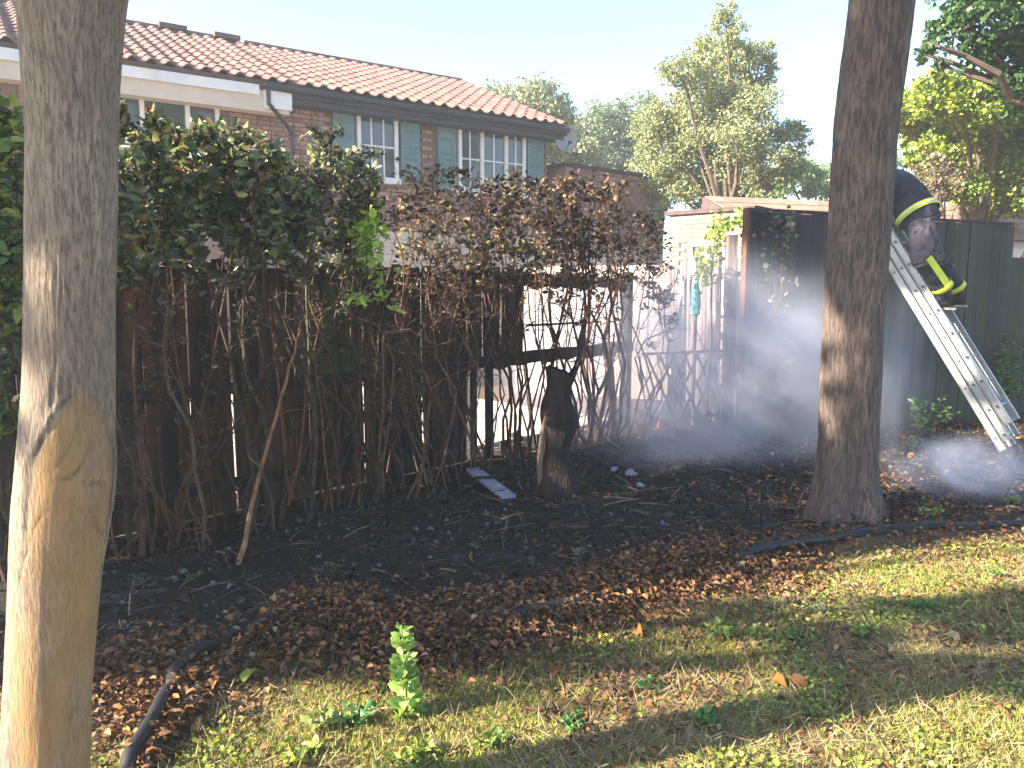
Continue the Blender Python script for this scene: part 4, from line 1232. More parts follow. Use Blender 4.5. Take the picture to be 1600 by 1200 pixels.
def bare(name, label, segs_px, off, r0, tint, n=6, cat='sapling', nb=6):
    """bare stems traced by hand: polylines in the plane of the hedge, each a tapering tube with side twigs"""
    p0 = fence_at(segs_px[0][0][0], 700, off)
    root = empty(name, (p0.x, p0.y, 0)); tag(root, label, cat)
    O = Vector((p0.x, p0.y, 0))
    m = MB(); m.tint = tint
    for seg in segs_px:
        pts = []
        oo = off
        for i, (px, py) in enumerate(seg):
            f = onplane(px, py, FA0 + FN * oo, FN); oo += R.uniform(-.03, .03)
            if f.z < .02: f = G(px, py, -.01)
            pts.append(f - O)
        # subdivide with a little wobble
        q = [pts[0]]
        for a, b in zip(pts[:-1], pts[1:]):
            for k in (1, 2, 3):
                t_ = a.lerp(b, k / 3)
                if k < 3: t_ += Vector((R.gauss(0, .006), R.gauss(0, .006), R.gauss(0, .006)))
                q.append(t_)
        kk = len(q)
        rr = r0 * (seg[0][2] if len(seg[0]) > 2 else 1) if False else r0
        m.tube(q, [rr * (1 - .75 * i / kk) for i in range(kk)], n)
        for _ in range(nb):
            i = R.randrange(kk // 3, kk); a = q[i]
            dv = Vector((R.gauss(0, 1), R.gauss(0, .5), R.gauss(.5, .6))).normalized() * R.uniform(.08, .3)
            m.tube([a, a + dv * .5 + Vector((R.gauss(0, .015), 0, R.gauss(0, .015))), a + dv], [rr * .3, rr * .2, .0015], 3, cap=False)
    m.obj('stems', M['twig'], root)
    return root
bare('bare_sapling', 'long tan cut stem slanting up in front of the boards', [[(370, 888), (398, 770), (432, 650), (452, 570), (470, 515)]], .75, .017, (2.3, 1.7, 1.2), nb=4, cat='sapling')
bare('bare_sapling', 'reddish leaning stems crossing behind the tan cut stem', [[(450, 790), (470, 700), (478, 600), (500, 500), (530, 470)], [(455, 780), (440, 650), (428, 540), (418, 460)]], .5, .012, (1.5, .9, .7), nb=5, cat='sapling')
bare('bare_sapling', 'forked pale branches in front of the boards left of the gap', [[(600, 780), (592, 700), (598, 600), (600, 520), (585, 505), (545, 490), (525, 440)], [(600, 520), (640, 515), (680, 540)], [(590, 780), (610, 650), (615, 560), (600, 515)]], .5, .014, (1.3, 1.1, 1.05), nb=9, cat='sapling')
bare('bare_sapling', 'y shaped brown branch with a swollen joint beside the gap', [[(650, 780), (668, 680), (672, 608), (700, 590), (745, 568)], [(672, 608), (655, 560), (625, 520)], [(672, 610), (690, 640)]], .42, .013, (1.4, 1.0, .8), nb=6, cat='sapling')
bare('bare_sapling', 'thin curved twigs rooted near the pale fallen board', [[(700, 770), (690, 735), (700, 700), (712, 730), (718, 770)], [(560, 790), (566, 700), (560, 600), (570, 500)], [(520, 800), (505, 690), (492, 560), (470, 460)]], .5, .007, (1.6, 1.3, 1.1), nb=5, cat='sapling')
bare('burnt_sapling', 'charred sapling curving up beside the thick stump', [[(895, 770), (912, 720), (925, 670), (935, 610), (925, 560), (932, 500), (960, 450)], [(925, 700), (905, 680), (898, 640)], [(935, 615), (955, 570), (960, 520)], [(900, 768), (935, 700), (950, 640), (965, 600)]], .5, .021, (.4, .34, .34), nb=8)
bare('burnt_sapling', 'slim charred sapling leaning out to the fence corner', [[(972, 730), (985, 670), (1003, 605), (992, 560), (1010, 530), (1045, 515), (1058, 480)], [(1003, 605), (1000, 560)], [(975, 728), (960, 690), (958, 600)]], .45, .013, (.45, .38, .38), nb=6)
bare('burnt_sapling', 'thin smoke veiled sapling in front of the weathered side fence', [[(1030, 720), (1048, 660), (1060, 600), (1072, 560), (1100, 520)], [(1048, 660), (1040, 620), (1062, 560)], [(1070, 700), (1100, 650), (1118, 590), (1090, 520), (1078, 470)], [(1100, 600), (1140, 560), (1152, 540)], [(1080, 712), (1120, 665), (1160, 610)]], .2, .010, (.8, .75, .85), nb=9)
bare('leaning_branch', 'scorched branch arching over the smoke from the shrub towards the dark fence', [[(1000, 720), (1010, 640), (1000, 560), (1030, 500), (1055, 440)], [(1010, 640), (1035, 600)]], .6, .008, (.8, .7, .7), nb=6, cat='branch')

# creeper on the tall fence
for (label, cps, nl) in (('green tipped creeper climbing the dark fence beside the corner post', [(1195, 350, 22), (1215, 370, 18), (1232, 350, 8), (1225, 420, 18), (1205, 455, 20), (1215, 500, 22), (1190, 540, 22), (1225, 560, 16), (1180, 400, 18)], 330),
                         ):
    c0 = D(1200, 450, 7.85); root = empty('creeper', (c0.x, c0.y, 0)); tag(root, label, 'creeper')
    st = MB(); st.tint = (1.2, 1, 1); PP = []
    for (px, py, r) in cps:
        b = D(1195 + R.uniform(-20, 20), 690, 7.6); e = D(px, py, 7.86)
        b.z = 0; pts = [b.lerp(e, k / 7) + Vector((R.gauss(0, .03), R.gauss(0, .015), 0)) for k in range(8)]
        st.tube([p - Vector((c0.x, c0.y, 0)) for p in pts], [.007 * (1 - k / 10) for k in range(8)], 4)
        for _ in range(nl // len(cps)):
            q = D(px + R.gauss(0, r * .7), py + R.gauss(0, r * 1.2), 7.86 + R.uniform(-.12, .04)); PP.append((q.x - c0.x, q.y - c0.y, q.z))
    st.obj('stems', M['twig'], root)
    PP = np.array(PP)
    tag(link('foliage', leaves_mesh('foliage', PP, N.uniform(.03, .07, len(PP)), palette(len(PP), [(.12, .2, .08), (.25, .27, .2), (.3, .18, .16), (.08, .1, .07)], [3, 3, 1, 3]), M['leaf']), root), kind='stuff')
c0 = D(1112, 400, 8.9); root = empty('climbing_plant', (c0.x, c0.y, 0)); tag(root, 'yellow green climbing plant glowing above the turquoise parasol', 'plant')
PP = []
for (px, py, r) in ((1120, 365, 14), (1115, 385, 16), (1105, 405, 16), (1098, 425, 14), (1130, 350, 16), (1160, 340, 10)):
    for _ in range(60):
        q = D(px + R.gauss(0, r * .6), py + R.gauss(0, r * .8), 8.9 + R.gauss(0, .08)); PP.append((q.x - c0.x, q.y - c0.y, q.z))
PP = np.array(PP)
tag(link('foliage', leaves_mesh('foliage', PP, N.uniform(.04, .08, len(PP)), palette(len(PP), [(.35, .48, .08), (.25, .38, .08), (.45, .5, .12)], [3, 2, 1]), M['leaf']), root), kind='stuff')
st = MB(); st.tube([(0, 0, 0), (.03, 0, 1.0), (0, 0, 1.8), (.05, 0, 2.3)], [.014, .012, .01, .005], 5); st.obj('stems', M['twig'], root)

# weeds at the foot of the tall fence
def weed(name, label, p, h, nl, cols, ls, cat='plant', nst=7, spread=.14, matk='leaf', group=None):
    root = empty(name, (p.x, p.y, ground_h(p.x, p.y))); tag(root, label, cat, group)
    st = MB(); PP = []; DD = []
    for k in range(nst):
        a = R.uniform(0, 6.28); s_ = spread * R.uniform(.2, 1); hh = h * R.uniform(.6, 1)
        pts = [Vector((0, 0, 0)), Vector((math.cos(a) * s_ * .4, math.sin(a) * s_ * .4, hh * .5)), Vector((math.cos(a) * s_, math.sin(a) * s_, hh))]
        st.tint = (.9, 1.6, .6)
        st.tube(pts, [.004, .003, .0015], 4)
        for _ in range(nl // nst):
            f = R.uniform(.2, 1.05); q = pts[0].lerp(pts[2], f); b = R.uniform(0, 6.28)
            PP.append(q); DD.append((math.cos(b), math.sin(b), R.uniform(-.2, .7)))
    st.obj('stems', M['twig'], root)
    PP = np.array([[*q] for q in PP])
    me = leaves_mesh('leaves', PP, N.uniform(.6, 1.2, len(PP)) * ls, palette(len(PP), cols, [1] * len(cols)), M[matk], dirs=np.array(DD), aspect=.3)
    tag(link('leaves', me, root), kind='stuff')
    return root
weed('ivy_clump', 'dark green ivy clump low against the tall fence behind the ladder', D(1560, 620, 9.4).xy.to_3d(), 1.1, 700, [(.05, .12, .03), (.09, .18, .04), (.12, .22, .05)], .07, spread=.5, nst=16)
weed('ivy_clump', 'small green clump at the fence foot between the trunk and the ladder', D(1440, 650, 8.3).xy.to_3d(), .45, 260, [(.05, .12, .03), (.09, .18, .04)], .06, spread=.35, nst=10)
weed('weed_sprig', 'pale lime sprig on the shaded ground beside the ladder foot', G(1422, 700), .12, 60, [(.35, .42, .14), (.25, .35, .1)], .05, spread=.08)
weed('ivy_sprig', 'green sprig hooked over the top of the tall fence', fb0.lerp(fb1, .73).xy.to_3d() + Vector((0, 0, 0)), 2.5, 60, [(.14, .3, .05)], .06, spread=.06, nst=3)

# thick burnt stump and fallen board
sp_ = G(866, 768); stp = empty('burnt_stump', (sp_.x, sp_.y, 0)); tag(stp, 'thick charred stump with a pale strip painted for its sunlit side, in the gap', 'stump')
m = MB(); n = 18; vs = []; rows = 16
for i in range(rows + 1):
    z = 1.0 * i / rows
    c = Vector((.045 * i / rows + .012 * math.sin(i * .9), 0, 0))
    rr = .135 + .06 * max(0, 1 - i / 3) + .022 * math.sin(i * .8) - .02 * i / rows
    for j in range(n):
        a = 2 * math.pi * j / n
        q = rr * (1 + .14 * noise.noise(Vector((math.cos(a) * 2, math.sin(a) * 2, z * 1.5))) + .06 * math.sin(a * 5))
        top = .11 * noise.noise(Vector((math.cos(a) * 2, math.sin(a) * 2, 9))) if i == rows else 0
        vs.append((c.x + q * math.cos(a), q * math.sin(a), z - .03 + top))
fs = [(i * n + j, i * n + (j + 1) % n, (i + 1) * n + (j + 1) % n, (i + 1) * n + j) for i in range(rows) for j in range(n)]
fs.append(tuple(rows * n + j for j in range(n)))
m.add(vs, fs); m.obj('trunk', M['stump'], stp, smooth=True)
MB().tube([(-.11, -.09, -.02), (-.12, -.10, .25), (-.10, -.09, .5), (-.06, -.06, .7)], [.02, .026, .02, .008], 8).obj('lit_edge_strip', M['wood_litedge'], stp, smooth=True)  # pale brown strip stands in for sun on the stump's left edge
a = G(738, 733, .06); b = G(795, 777, .03)
fb = MB(); fb.bar(a - a, b - a, .12, .022, Vector((0, 0, 1)))
o = fb.obj('fallen_board', M['ash'], None, loc=a); tag(o, 'pale ash grey board lying on the black ground in front of the gap', 'board')
o2 = MB().bar(Vector((-.1, 0, 0)), Vector((.1, .03, 0)), .02, .02).obj('charred_batten', M['char'], None, loc=a.lerp(b, .45) + Vector((0, 0, .026))); tag(o2, 'short black batten lying across the pale fallen board', 'batten')
# heap of charred bits in the gap
hp = G(812, 712)
k = 0
for (px, py, s_) in ((806, 690, .075), (815, 705, .05), (792, 715, .04), (840, 725, .05), (985, 742, .045), (960, 735, .03), (1000, 756, .03), (1195, 778, .05)):
    q = G(px, py)
    m = MB()
    bmv = []
    for (x, y, z) in [(a_, b_, c_) for a_ in (-1, 0, 1) for b_ in (-1, 0, 1) for c_ in (-1, 0, 1)]:
        pass
    vs = []
    for i in range(5):
        th0 = math.pi * i / 4
        for j in range(7):
            a_ = 6.283 * j / 7
            rr = s_ * (1 + .5 * noise.noise(Vector((i * 1.3 + k, j * 1.7, k))))
            vs.append((rr * math.sin(th0) * math.cos(a_) * 1.2, rr * math.sin(th0) * math.sin(a_), rr * math.cos(th0) + s_ * .6))
    fs = [(i * 7 + j, (i + 1) * 7 + j, (i + 1) * 7 + (j + 1) % 7, i * 7 + (j + 1) % 7) for i in range(4) for j in range(7)]
    m.add(vs, fs)
    pale = k in (4, 5, 6)
    o = m.obj('ash_lump' if pale else 'charred_lump', M['ash'] if pale else M['char'], None, loc=(q.x, q.y, ground_h(q.x, q.y) - .01))
    lab = ['tallest black lump of charred debris in the gap, between post and batten', 'black lump just below the tallest one in the gap', 'small black lump at the foot of the charred post', 'black lump at the foot of the burnt stump',
           'largest pale ash lump right of the burnt stump', 'small ash lump nearest the burnt stump', 'small ash lump lowest beside the burnt ground', 'black lump on the ash ground left of the shaded tree'][k]
    tag(o, lab, 'debris'); k += 1

# ---------------------------------------------------------------- hose
def hose(name, label, pxs, r, z=.03):
    pts = []
    for (px, py) in pxs:
        q = G(px, py); q.z = ground_h(q.x, q.y) + r * .9
        pts.append(q)
    out = []
    for i in range(len(pts) - 1):
        p0, p1, p2, p3 = pts[max(i - 1, 0)], pts[i], pts[i + 1], pts[min(i + 2, len(pts) - 1)]
        for k in range(6):
            t_ = k / 6
            q = .5 * ((2 * p1) + (p2 - p0) * t_ + (2 * p0 - 5 * p1 + 4 * p2 - p3) * t_ * t_ + (3 * p1 - p0 - 3 * p2 + p3) * t_ ** 3)
            q.z = ground_h(q.x, q.y) + r * .85 + ((.016 + .022 * math.sin(q.x * 4.3 + 1)) if q.x < 2.2 else 0)
            out.append(q)
    out.append(pts[-1])
    m = MB(); m.tube(out, r, 8)
    o = m.obj(name, M['hose'], None, smooth=True); tag(o, label, 'hose'); return o
hose('fire_hose', 'long black hose lying along the edge between burnt ground and grass', hose_px, .025)
hose('fire_hose', 'thin black hose branching off in the leaves towards the ladder foot', [(1100, 893), (1200, 868), (1320, 852), (1440, 838), (1640, 826)], .014)

# ---------------------------------------------------------------- ladder
LB = G(1574, 714)
run = Vector((-.70, .714, 0)).normalized()
kk_ = (fb0.xy.to_3d() + FBN * .04 - LB).dot(FBN) / run.dot(FBN)
LT = LB + run * kk_; LT.z = TH + .04; wd = Vector((run.y, -run.x, 0))        # width direction, to the right/back
up = (LT - LB).normalized(); nor = wd.cross(up).normalized()
if nor.z < 0: nor = -nor
lad = empty('ladder', (LB.x, LB.y, 0)); tag(lad, 'long aluminium extension ladder leaning on the tall dark fence', 'ladder')
Ltot = (LT - LB).length
LW = .34
O = Vector((LB.x, LB.y, 0))
for sec in range(3):
    l1 = Ltot + [.35, .42, .5][sec]; l0 = [0, .14, .28][sec]
    for sd in (0, 1):
        a = LB + up * l0 + nor * (sec * .078) + wd * (LW * sd * (1 - .0) + (sec * .012 if sd == 0 else -sec * .012)); b = a + up * (l1 - l0)
        m = MB(); m.bar(a - O, b - O, .022, .062, nor)
        for q in range(2):
            off = nor * (-.03 + .06 * q)
            m.bar(a - O + off + wd * (.008 if sd else -.008), b - O + off + wd * (.008 if sd else -.008), .034, .006, nor)
        m.obj('rail', M['alu'], lad)
    k = .2 + .0 * sec
    while k < l1 - .1:
        if k > l0 + .05:
            a = LB + up * k + nor * (sec * .078); b = a + wd * LW
            MB().tube([a - O - wd * .012, b - O + wd * .012], .013, 8, 0).obj('rung', M['alu'], lad)
            MB().tube([a - O - wd * .0165, a - O - wd * .0125], .012, 8, 0).obj('rung_end', M['alujoint'], lad)
        k += .27
for sd in (0, 1):
    a = LB + wd * LW * sd - O
    MB().bar(a - up * .02 + nor * .0, a + up * .07, .05, .09, nor).obj('foot', M['rubber'], lad)

# ---------------------------------------------------------------- firefighter
def skin_mesh(verts, edges, radii, root_i, lv=2):
    me = bpy.data.meshes.new('body'); me.from_pydata([tuple(v) for v in verts], edges, [])
    o = bpy.data.objects.new('tmp_body', me); COL.objects.link(o)
    md = o.modifiers.new('skin', 'SKIN'); md.use_smooth_shade = True
    for i, r_ in enumerate(radii):
        sv = me.skin_vertices[0].data[i]
        sv.radius = (r_, r_) if not hasattr(r_, '__len__') else r_
        sv.use_root = (i == root_i)
    sb_ = o.modifiers.new('sub', 'SUBSURF'); sb_.levels = lv; sb_.render_levels = lv
    dg = bpy.context.evaluated_depsgraph_get(); dg.update()
    out_ = bpy.data.meshes.new_from_object(o.evaluated_get(dg))
    bpy.data.objects.remove(o)
    out_.polygons.foreach_set('use_smooth', [True] * len(out_.polygons))
    return out_
stz = 1.30
def ladpt(z, w_, n_): 
    k = (z - LB.z) / up.z
    return LB + up * k + wd * w_ + nor * n_
pel = D(1436, 338, 7.95)
p_chest = D(1398, 292, 8.15); p_neck = D(1366, 292, 8.3); p_waist = D(1420, 312, 8.05)
f1 = D(1484, 474, 7.75); f2 = D(1502, 470, 8.1)
k1 = D(1438, 402, 7.72); k2 = D(1462, 404, 8.05)
h1 = pel + Vector((-.03, -.11, -.05)); h2 = pel + Vector((.06, .12, -.05))
an1 = D(1477, 455, 7.78); an2 = D(1497, 455, 8.12)
V = [pel, p_waist, p_chest, p_neck, D(1352, 306, 8.35), h1, k1, an1, f1 + Vector((-.14, .05, -.01)), h2, k2, an2, f2 + Vector((-.13, .06, .0)),
     p_chest + Vector((-.12, -.20, .02)), D(1350, 335, 8.0), D(1335, 365, 8.1), p_chest + Vector((-.05, .24, .02)), D(1362, 345, 8.5), D(1342, 372, 8.45),
     h1.lerp(k1, .5) + Vector((0, -.02, 0)), h2.lerp(k2, .5), k1.lerp(an1, .45), k2.lerp(an2, .45)]
E = [(0, 1), (1, 2), (2, 3), (3, 4), (0, 5), (5, 19), (19, 6), (6, 21), (21, 7), (7, 8), (0, 9), (9, 20), (20, 10), (10, 22), (22, 11), (11, 12), (2, 13), (13, 14), (14, 15), (2, 16), (16, 17), (17, 18)]
RAD = [.175, .165, .185, .075, .06, .125, .085, .06, .05, .125, .085, .06, .05, .09, .062, .045, .09, .062, .045, .11, .11, .082, .082]
bm_ = skin_mesh(V, E, RAD, 0)
per = empty('person', (pel.x, pel.y, 0)); tag(per, 'firefighter in dark kit with yellow bands bending over the fence from the ladder', 'person')
OP = Vector((pel.x, pel.y, 0))
for v in bm_.vertices: v.co -= OP
for mm_ in (M['cloth'], M['clothgrey'], M['skin']): bm_.materials.append(mm_)
bm_.materials.clear()
for mm_ in (M['cloth'], M['clothgrey'], M['skin']): bm_.materials.append(mm_)
# fold relief in the cloth
for v in bm_.vertices:
    n_ = v.normal
    q = v.co * 9
    v.co += n_ * (.012 * noise.noise(q) + .006 * noise.noise(q * 2.3))
link('body', bm_, per)
def ring(c, ax, ra, rb, h, th, mat_, name, side=None):
    ax = ax.normalized()
    x = (side or Vector((0, 1, 0))); x = (x - ax * x.dot(ax)).normalized(); y = ax.cross(x)
    m = MB(); n = 28; vs = []
    for (hh, k_) in ((-h / 2, 1), (h / 2, 1), (h / 2, 1 + th), (-h / 2, 1 + th)):
        for j in range(n):
            a_ = 2 * math.pi * j / n
            vs.append(c + ax * hh + x * (ra + (k_ - 1)) * math.cos(a_) + y * (rb + (k_ - 1)) * math.sin(a_) - OP)
    fs = [(q * n + j, q * n + (j + 1) % n, ((q + 1) % 4) * n + (j + 1) % n, ((q + 1) % 4) * n + j) for q in range(4) for j in range(n)]
    m.add(vs, fs); return m.obj(name, mat_, per, smooth=True)
def sleeve(path, rads, name, mat_, rings=30, n=36, fold=.012, squash=1.0):
    m = MB(); vs = []
    P_ = [Vector(p) for p in path]; k_ = len(P_) - 1
    sd = R.uniform(0, 50)
    for i in range(rings + 1):
        f = i / rings * k_; a_ = min(int(f), k_ - 1); u_ = f - a_
        c = P_[a_].lerp(P_[a_ + 1], u_); rr = rads[a_] * (1 - u_) + rads[a_ + 1] * u_
        ax = (P_[min(a_ + 1, k_)] - P_[a_]).normalized() if u_ > .3 or a_ == 0 else (P_[a_ + 1] - P_[a_ - 1]).normalized()
        x = Vector((0, 1, 0)); x = (x - ax * x.dot(ax)).normalized(); y = ax.cross(x)
        for j in range(n):
            t_ = 2 * math.pi * j / n
            q = Vector((math.cos(t_) * 1.3, math.sin(t_) * 1.3, i / rings * k_ * 1.9 + math.sin(t_ * 2) * .5 + sd))
            cr_ = -abs(noise.noise(q * 1.5)) * fold * 2.2 + noise.noise(q * 3.7) * fold * .5
            r_ = rr + cr_
            vs.append(c + x * r_ * squash * math.cos(t_) + y * r_ * math.sin(t_) - OP)
    fs = [(i * n + j, i * n + (j + 1) % n, (i + 1) * n + (j + 1) % n, (i + 1) * n + j) for i in range(rings) for j in range(n)]
    m.add(vs, fs); return m.obj(name, mat_, per, smooth=True)
axT = (p_waist - pel)
# jacket: a shell round the torso ending in a hem over the hips
jp = [(pel + Vector((.02, 0, -.06)), .212), (pel, .205), (pel.lerp(p_waist, .6), .192), (p_waist, .190), (p_waist.lerp(p_chest, .5), .195), (p_chest, .192), (p_chest.lerp(p_neck, .45), .16), (p_chest.lerp(p_neck, .8), .10)]
sleeve([a_[0] for a_ in jp], [a_[1] for a_ in jp], 'jacket', M['cloth'], 48, 44, .022, 1.1)
hemc = pel.lerp(p_waist, .12)
ring(hemc, axT, .226, .206, .06, .006, M['hivis'], 'reflective_band')
ring(hemc, axT, .229, .209, .018, .006, M['silver'], 'reflective_tape')
# grey trouser legs over the thighs
for (a_, b_, c_) in ((h1, V[19], k1), (h2, V[20], k2)):
    sleeve([a_.lerp(b_, .2), b_, b_.lerp(c_, .6), c_, c_ + Vector((.03, 0, -.07))], [.128, .120, .106, .098, .094], 'trouser_leg', M['clothgrey'], 30, 32, .022)
for (kk_, aa_) in ((k1, an1), (k2, an2)):
    dv = aa_ - kk_
    sleeve([kk_ + dv * .02, kk_ + dv * .5, kk_ + dv * .95], [.102, .094, .090], 'trouser_shin', M['cloth'], 24, 30, .020)
    ring(kk_ + dv * .86, dv, .098, .098, .05, .006, M['hivis'], 'reflective_band')
dv = an1 - k1
sidev = Vector((.72, -.62, 0))
m = MB(); m.bar(k1 + dv * .02 + Vector((.03, -.094, 0)) - OP, k1 + dv * .9 + Vector((.025, -.084, 0)) - OP, .068, .012, Vector((.25, -1, 0)))
m.obj('reflective_stripe', M['hivis'], per)
for (aa_, ff_) in ((an1, f1), (an2, f2)):
    toe = ff_ + Vector((-.17, .12, .0)); heel = ff_ + Vector((.05, -.03, .0))
    m = MB(); m.tube([aa_ + Vector((0, 0, .08)) - OP, aa_ - OP, heel.lerp(toe, .25) + Vector((0, 0, .0)) - OP, heel.lerp(toe, .65) - OP, toe - OP], [.066, .062, .058, .052, .036], 12)
    b_ = m.obj('boot', M['rubber'], per, smooth=True)
    m = MB(); m.bar(heel + Vector((0, 0, -.055)) - OP, toe + Vector((0, 0, -.05)) - OP, .10, .022, Vector((0, 0, 1))); m.obj('sole', M['sole'], b_)
# head with face and helmet (behind the trunk from here)
hc = D(1340, 312, 8.42)
m = MB(); vs = []
for i in range(13):
    th0 = math.pi * i / 12
    for j in range(20):
        a_ = 2 * math.pi * j / 20
        x, y, z = math.sin(th0) * math.cos(a_), math.sin(th0) * math.sin(a_), math.cos(th0)
        nose = .022 * math.exp(-((x + 1) ** 2 * 8 + y * y * 30 + (z + .05) ** 2 * 20))
        eye = -.010 * (math.exp(-((y - .38) ** 2 + (z - .1) ** 2) * 30) + math.exp(-((y + .38) ** 2 + (z - .1) ** 2) * 30)) * (1 if x < 0 else 0)
        mouth = .006 * math.exp(-(y * y * 10 + (z + .45) ** 2 * 60)) * (1 if x < 0 else 0)
        r_ = 1 + (nose + mouth + eye) * 10 * (1 if x < 0 else 0)
        vs.append(hc + Vector((x * .098 * r_, y * .078, z * .12)) - OP)
fs = [(i * 20 + j, (i + 1) * 20 + j, (i + 1) * 20 + (j + 1) % 20, i * 20 + (j + 1) % 20) for i in range(12) for j in range(20)]
m.add(vs, fs); m.obj('head', M['skin'], per, smooth=True)
m = MB(); vs = []
for i in range(7):
    th0 = math.pi * .52 * i / 6
    for j in range(20):
        a_ = 2 * math.pi * j / 20
        k_ = 1.25 if i == 6 else 1
        vs.append(hc + Vector((math.sin(th0) * math.cos(a_) * .13 * k_, math.sin(th0) * math.sin(a_) * .115 * k_, .02 + math.cos(th0) * .14)) - OP)
fs = [(i * 20 + j, (i + 1) * 20 + j, (i + 1) * 20 + (j + 1) % 20, i * 20 + (j + 1) % 20) for i in range(6) for j in range(20)]
m.add(vs, fs); m.obj('helmet', M['helmet'], per, smooth=True)
# gloves: palm, four fingers and a thumb each, closed on the fence capping
for wr in (V[15], V[18]):
    g = MB(); w0 = wr - OP; dn = Vector((-.05, .03, -.07))
    g.tube([w0, w0 + dn * .6, w0 + dn * 1.1], [.045, .05, .042], 10)
    for q in range(4):
        b_ = w0 + dn * 1.0 + Vector((.012, -.03 + .021 * q, 0)); l_ = [.055, .066, .07, .06][q]
        g.tube([b_, b_ + Vector((-.4, 0, -.9)).normalized() * l_ * .6, b_ + Vector((-.2, 0, -1)).normalized() * l_ * 1.1, b_ + Vector((.25, 0, -1)).normalized() * l_ * 1.4], [.012, .011, .010, .008], 6)
    g.tube([w0 + dn * .5, w0 + dn * .7 + Vector((.03, -.035, 0)), w0 + dn * .9 + Vector((.045, -.04, -.02))], [.015, .014, .010], 6)
    g.obj('glove', M['rubber'], per, smooth=True)
# ---------------------------------------------------------------- ground litter and plants
def sample_ground(n, x0, x1, y0, y1, f):
    P = np.empty((0, 2))
    while len(P) < n:
        q = np.stack([N.uniform(x0, x1, n * 2), N.uniform(y0, y1, n * 2)], 1)
        P = np.concatenate([P, q[N.uniform(0, 1, len(q)) < f(q[:, 0], q[:, 1])]])
    P = P[:n]
    z = np.array([ground_h(x, y) for x, y in P])
    return np.column_stack([P, z])
def sval(x, y): return y - np.interp(x, HX, HY)
def inview(x, y, m=.2):
    return (np.abs(x) < y * .70 + m) & (((x - FA0.x) * FN.x + (y - FA0.y) * FN.y) > .02)
def nzv(x, y, sc, s0): return np.array([noise.fractal(Vector((a * sc, b * sc, s0)), 1.0, 2.0, 3) for a, b in zip(x, y)])
DRY = [(.24, .11, .045), (.29, .155, .075), (.13, .068, .04), (.36, .23, .13), (.05, .035, .03), (.46, .19, .05)]
def add_litter(name, label, n, f, size, cols, wts, x0=-2.6, x1=7, y0=1.5, y1=8.2, lift=.012, up=.25, matk='drytint', fold=.3, lean=.5, aspect=.4):
    P = sample_ground(n, x0, x1, y0, y1, f)
    P[:, 2] += N.uniform(0, lift, n)
    d = N.normal(size=(n, 3)); d[:, 2] = d[:, 2] * .28 + up
    me = leaves_mesh(name, P, N.uniform(.6, 1.3, n) * size, palette(n, cols, wts, .3), M[matk], dirs=d, fold=fold, lean=lean, aspect=aspect)
    return tag(link(name, me), label, None, None, 'stuff')
# the thick band of dead leaves along the hose
add_litter('fallen_leaves', 'thick drift of curled brown dead leaves along the hose', 15000,
           lambda x, y: inview(x, y) * np.exp(-((sval(x, y) - .0 - .12 * np.sin(x * 3.1)) / .26) ** 2) * np.clip(1.15 - np.abs(x - .0) / 1.7, 0.03, 1), .036, DRY, [4, 4, 5, 1.5, 5, .7], lift=.07, up=.3, aspect=.30)
add_litter('fallen_leaves', 'scattered brown leaves over the grass and bare earth', 9000,
           lambda x, y: inview(x, y) * (sval(x, y) < .1) * np.clip(np.exp(sval(x, y) / .9), .08, 1) * (.25 + .75 * (nzv(x, y, 1.6, 4.4) > .0)), .030, DRY, [3, 4, 3, 3, 1, .6], lift=.02, up=.15)
add_litter('burnt_litter', 'black and grey burnt leaf litter over the scorched ground', 11000,
           lambda x, y: inview(x, y) * (sval(x, y) > .1) * 1.0, .035, [(.014, .013, .015), (.035, .03, .033), (.07, .045, .035), (.16, .15, .17), (.14, .07, .035)], [4, 4, 2, 1.6, 1.3], lift=.02, up=.1)
add_litter('brown_litter', 'brown litter and shreds below the shaded tree and ladder', 3200,
           lambda x, y: inview(x, y) * (sval(x, y) > .0) * np.clip((x - 1.2) / 2, 0, 1), .05, DRY + [(.05, .04, .05)], [4, 3, 4, 2, 3, .7, 4], y1=9.2, lift=.03, up=.15)
# a few big leaves one can pick out
k = 0
for (px, py, s_, lab) in ((1205, 1075, .085, 'large curled orange brown leaf on the edge of the shadow band'), (1232, 1082, .075, 'brown leaf curled against the large orange one'), (380, 1080, .09, 'yellow green fallen leaf among the dead leaves'),
                          (995, 985, .09, 'bright rust coloured leaf at the lower tip of the leaf drift'), (880, 1052, .07, 'small orange leaf lying at the edge of the sunlit grass'), (1500, 1010, .07, 'pale tan leaf lying in the grass at the far side')):
    q = G(px, py); c = (.42, .17, .04) if k in (0, 3, 4) else ((.25, .10, .04) if k == 1 else ((.32, .38, .07) if k == 2 else (.5, .38, .25)))
    me = leaves_mesh('fallen_leaf', np.zeros((1, 3)), np.array([s_]), np.array([c]), M['drytint'], dirs=np.array([[1, .3, .25]]), fold=.3, aspect=.42)
    o = link('fallen_leaf', me, None, (q.x, q.y, ground_h(q.x, q.y) + .02), (R.uniform(-.4, .4), -.2, R.uniform(0, 6))); tag(o, lab, 'leaf'); k += 1
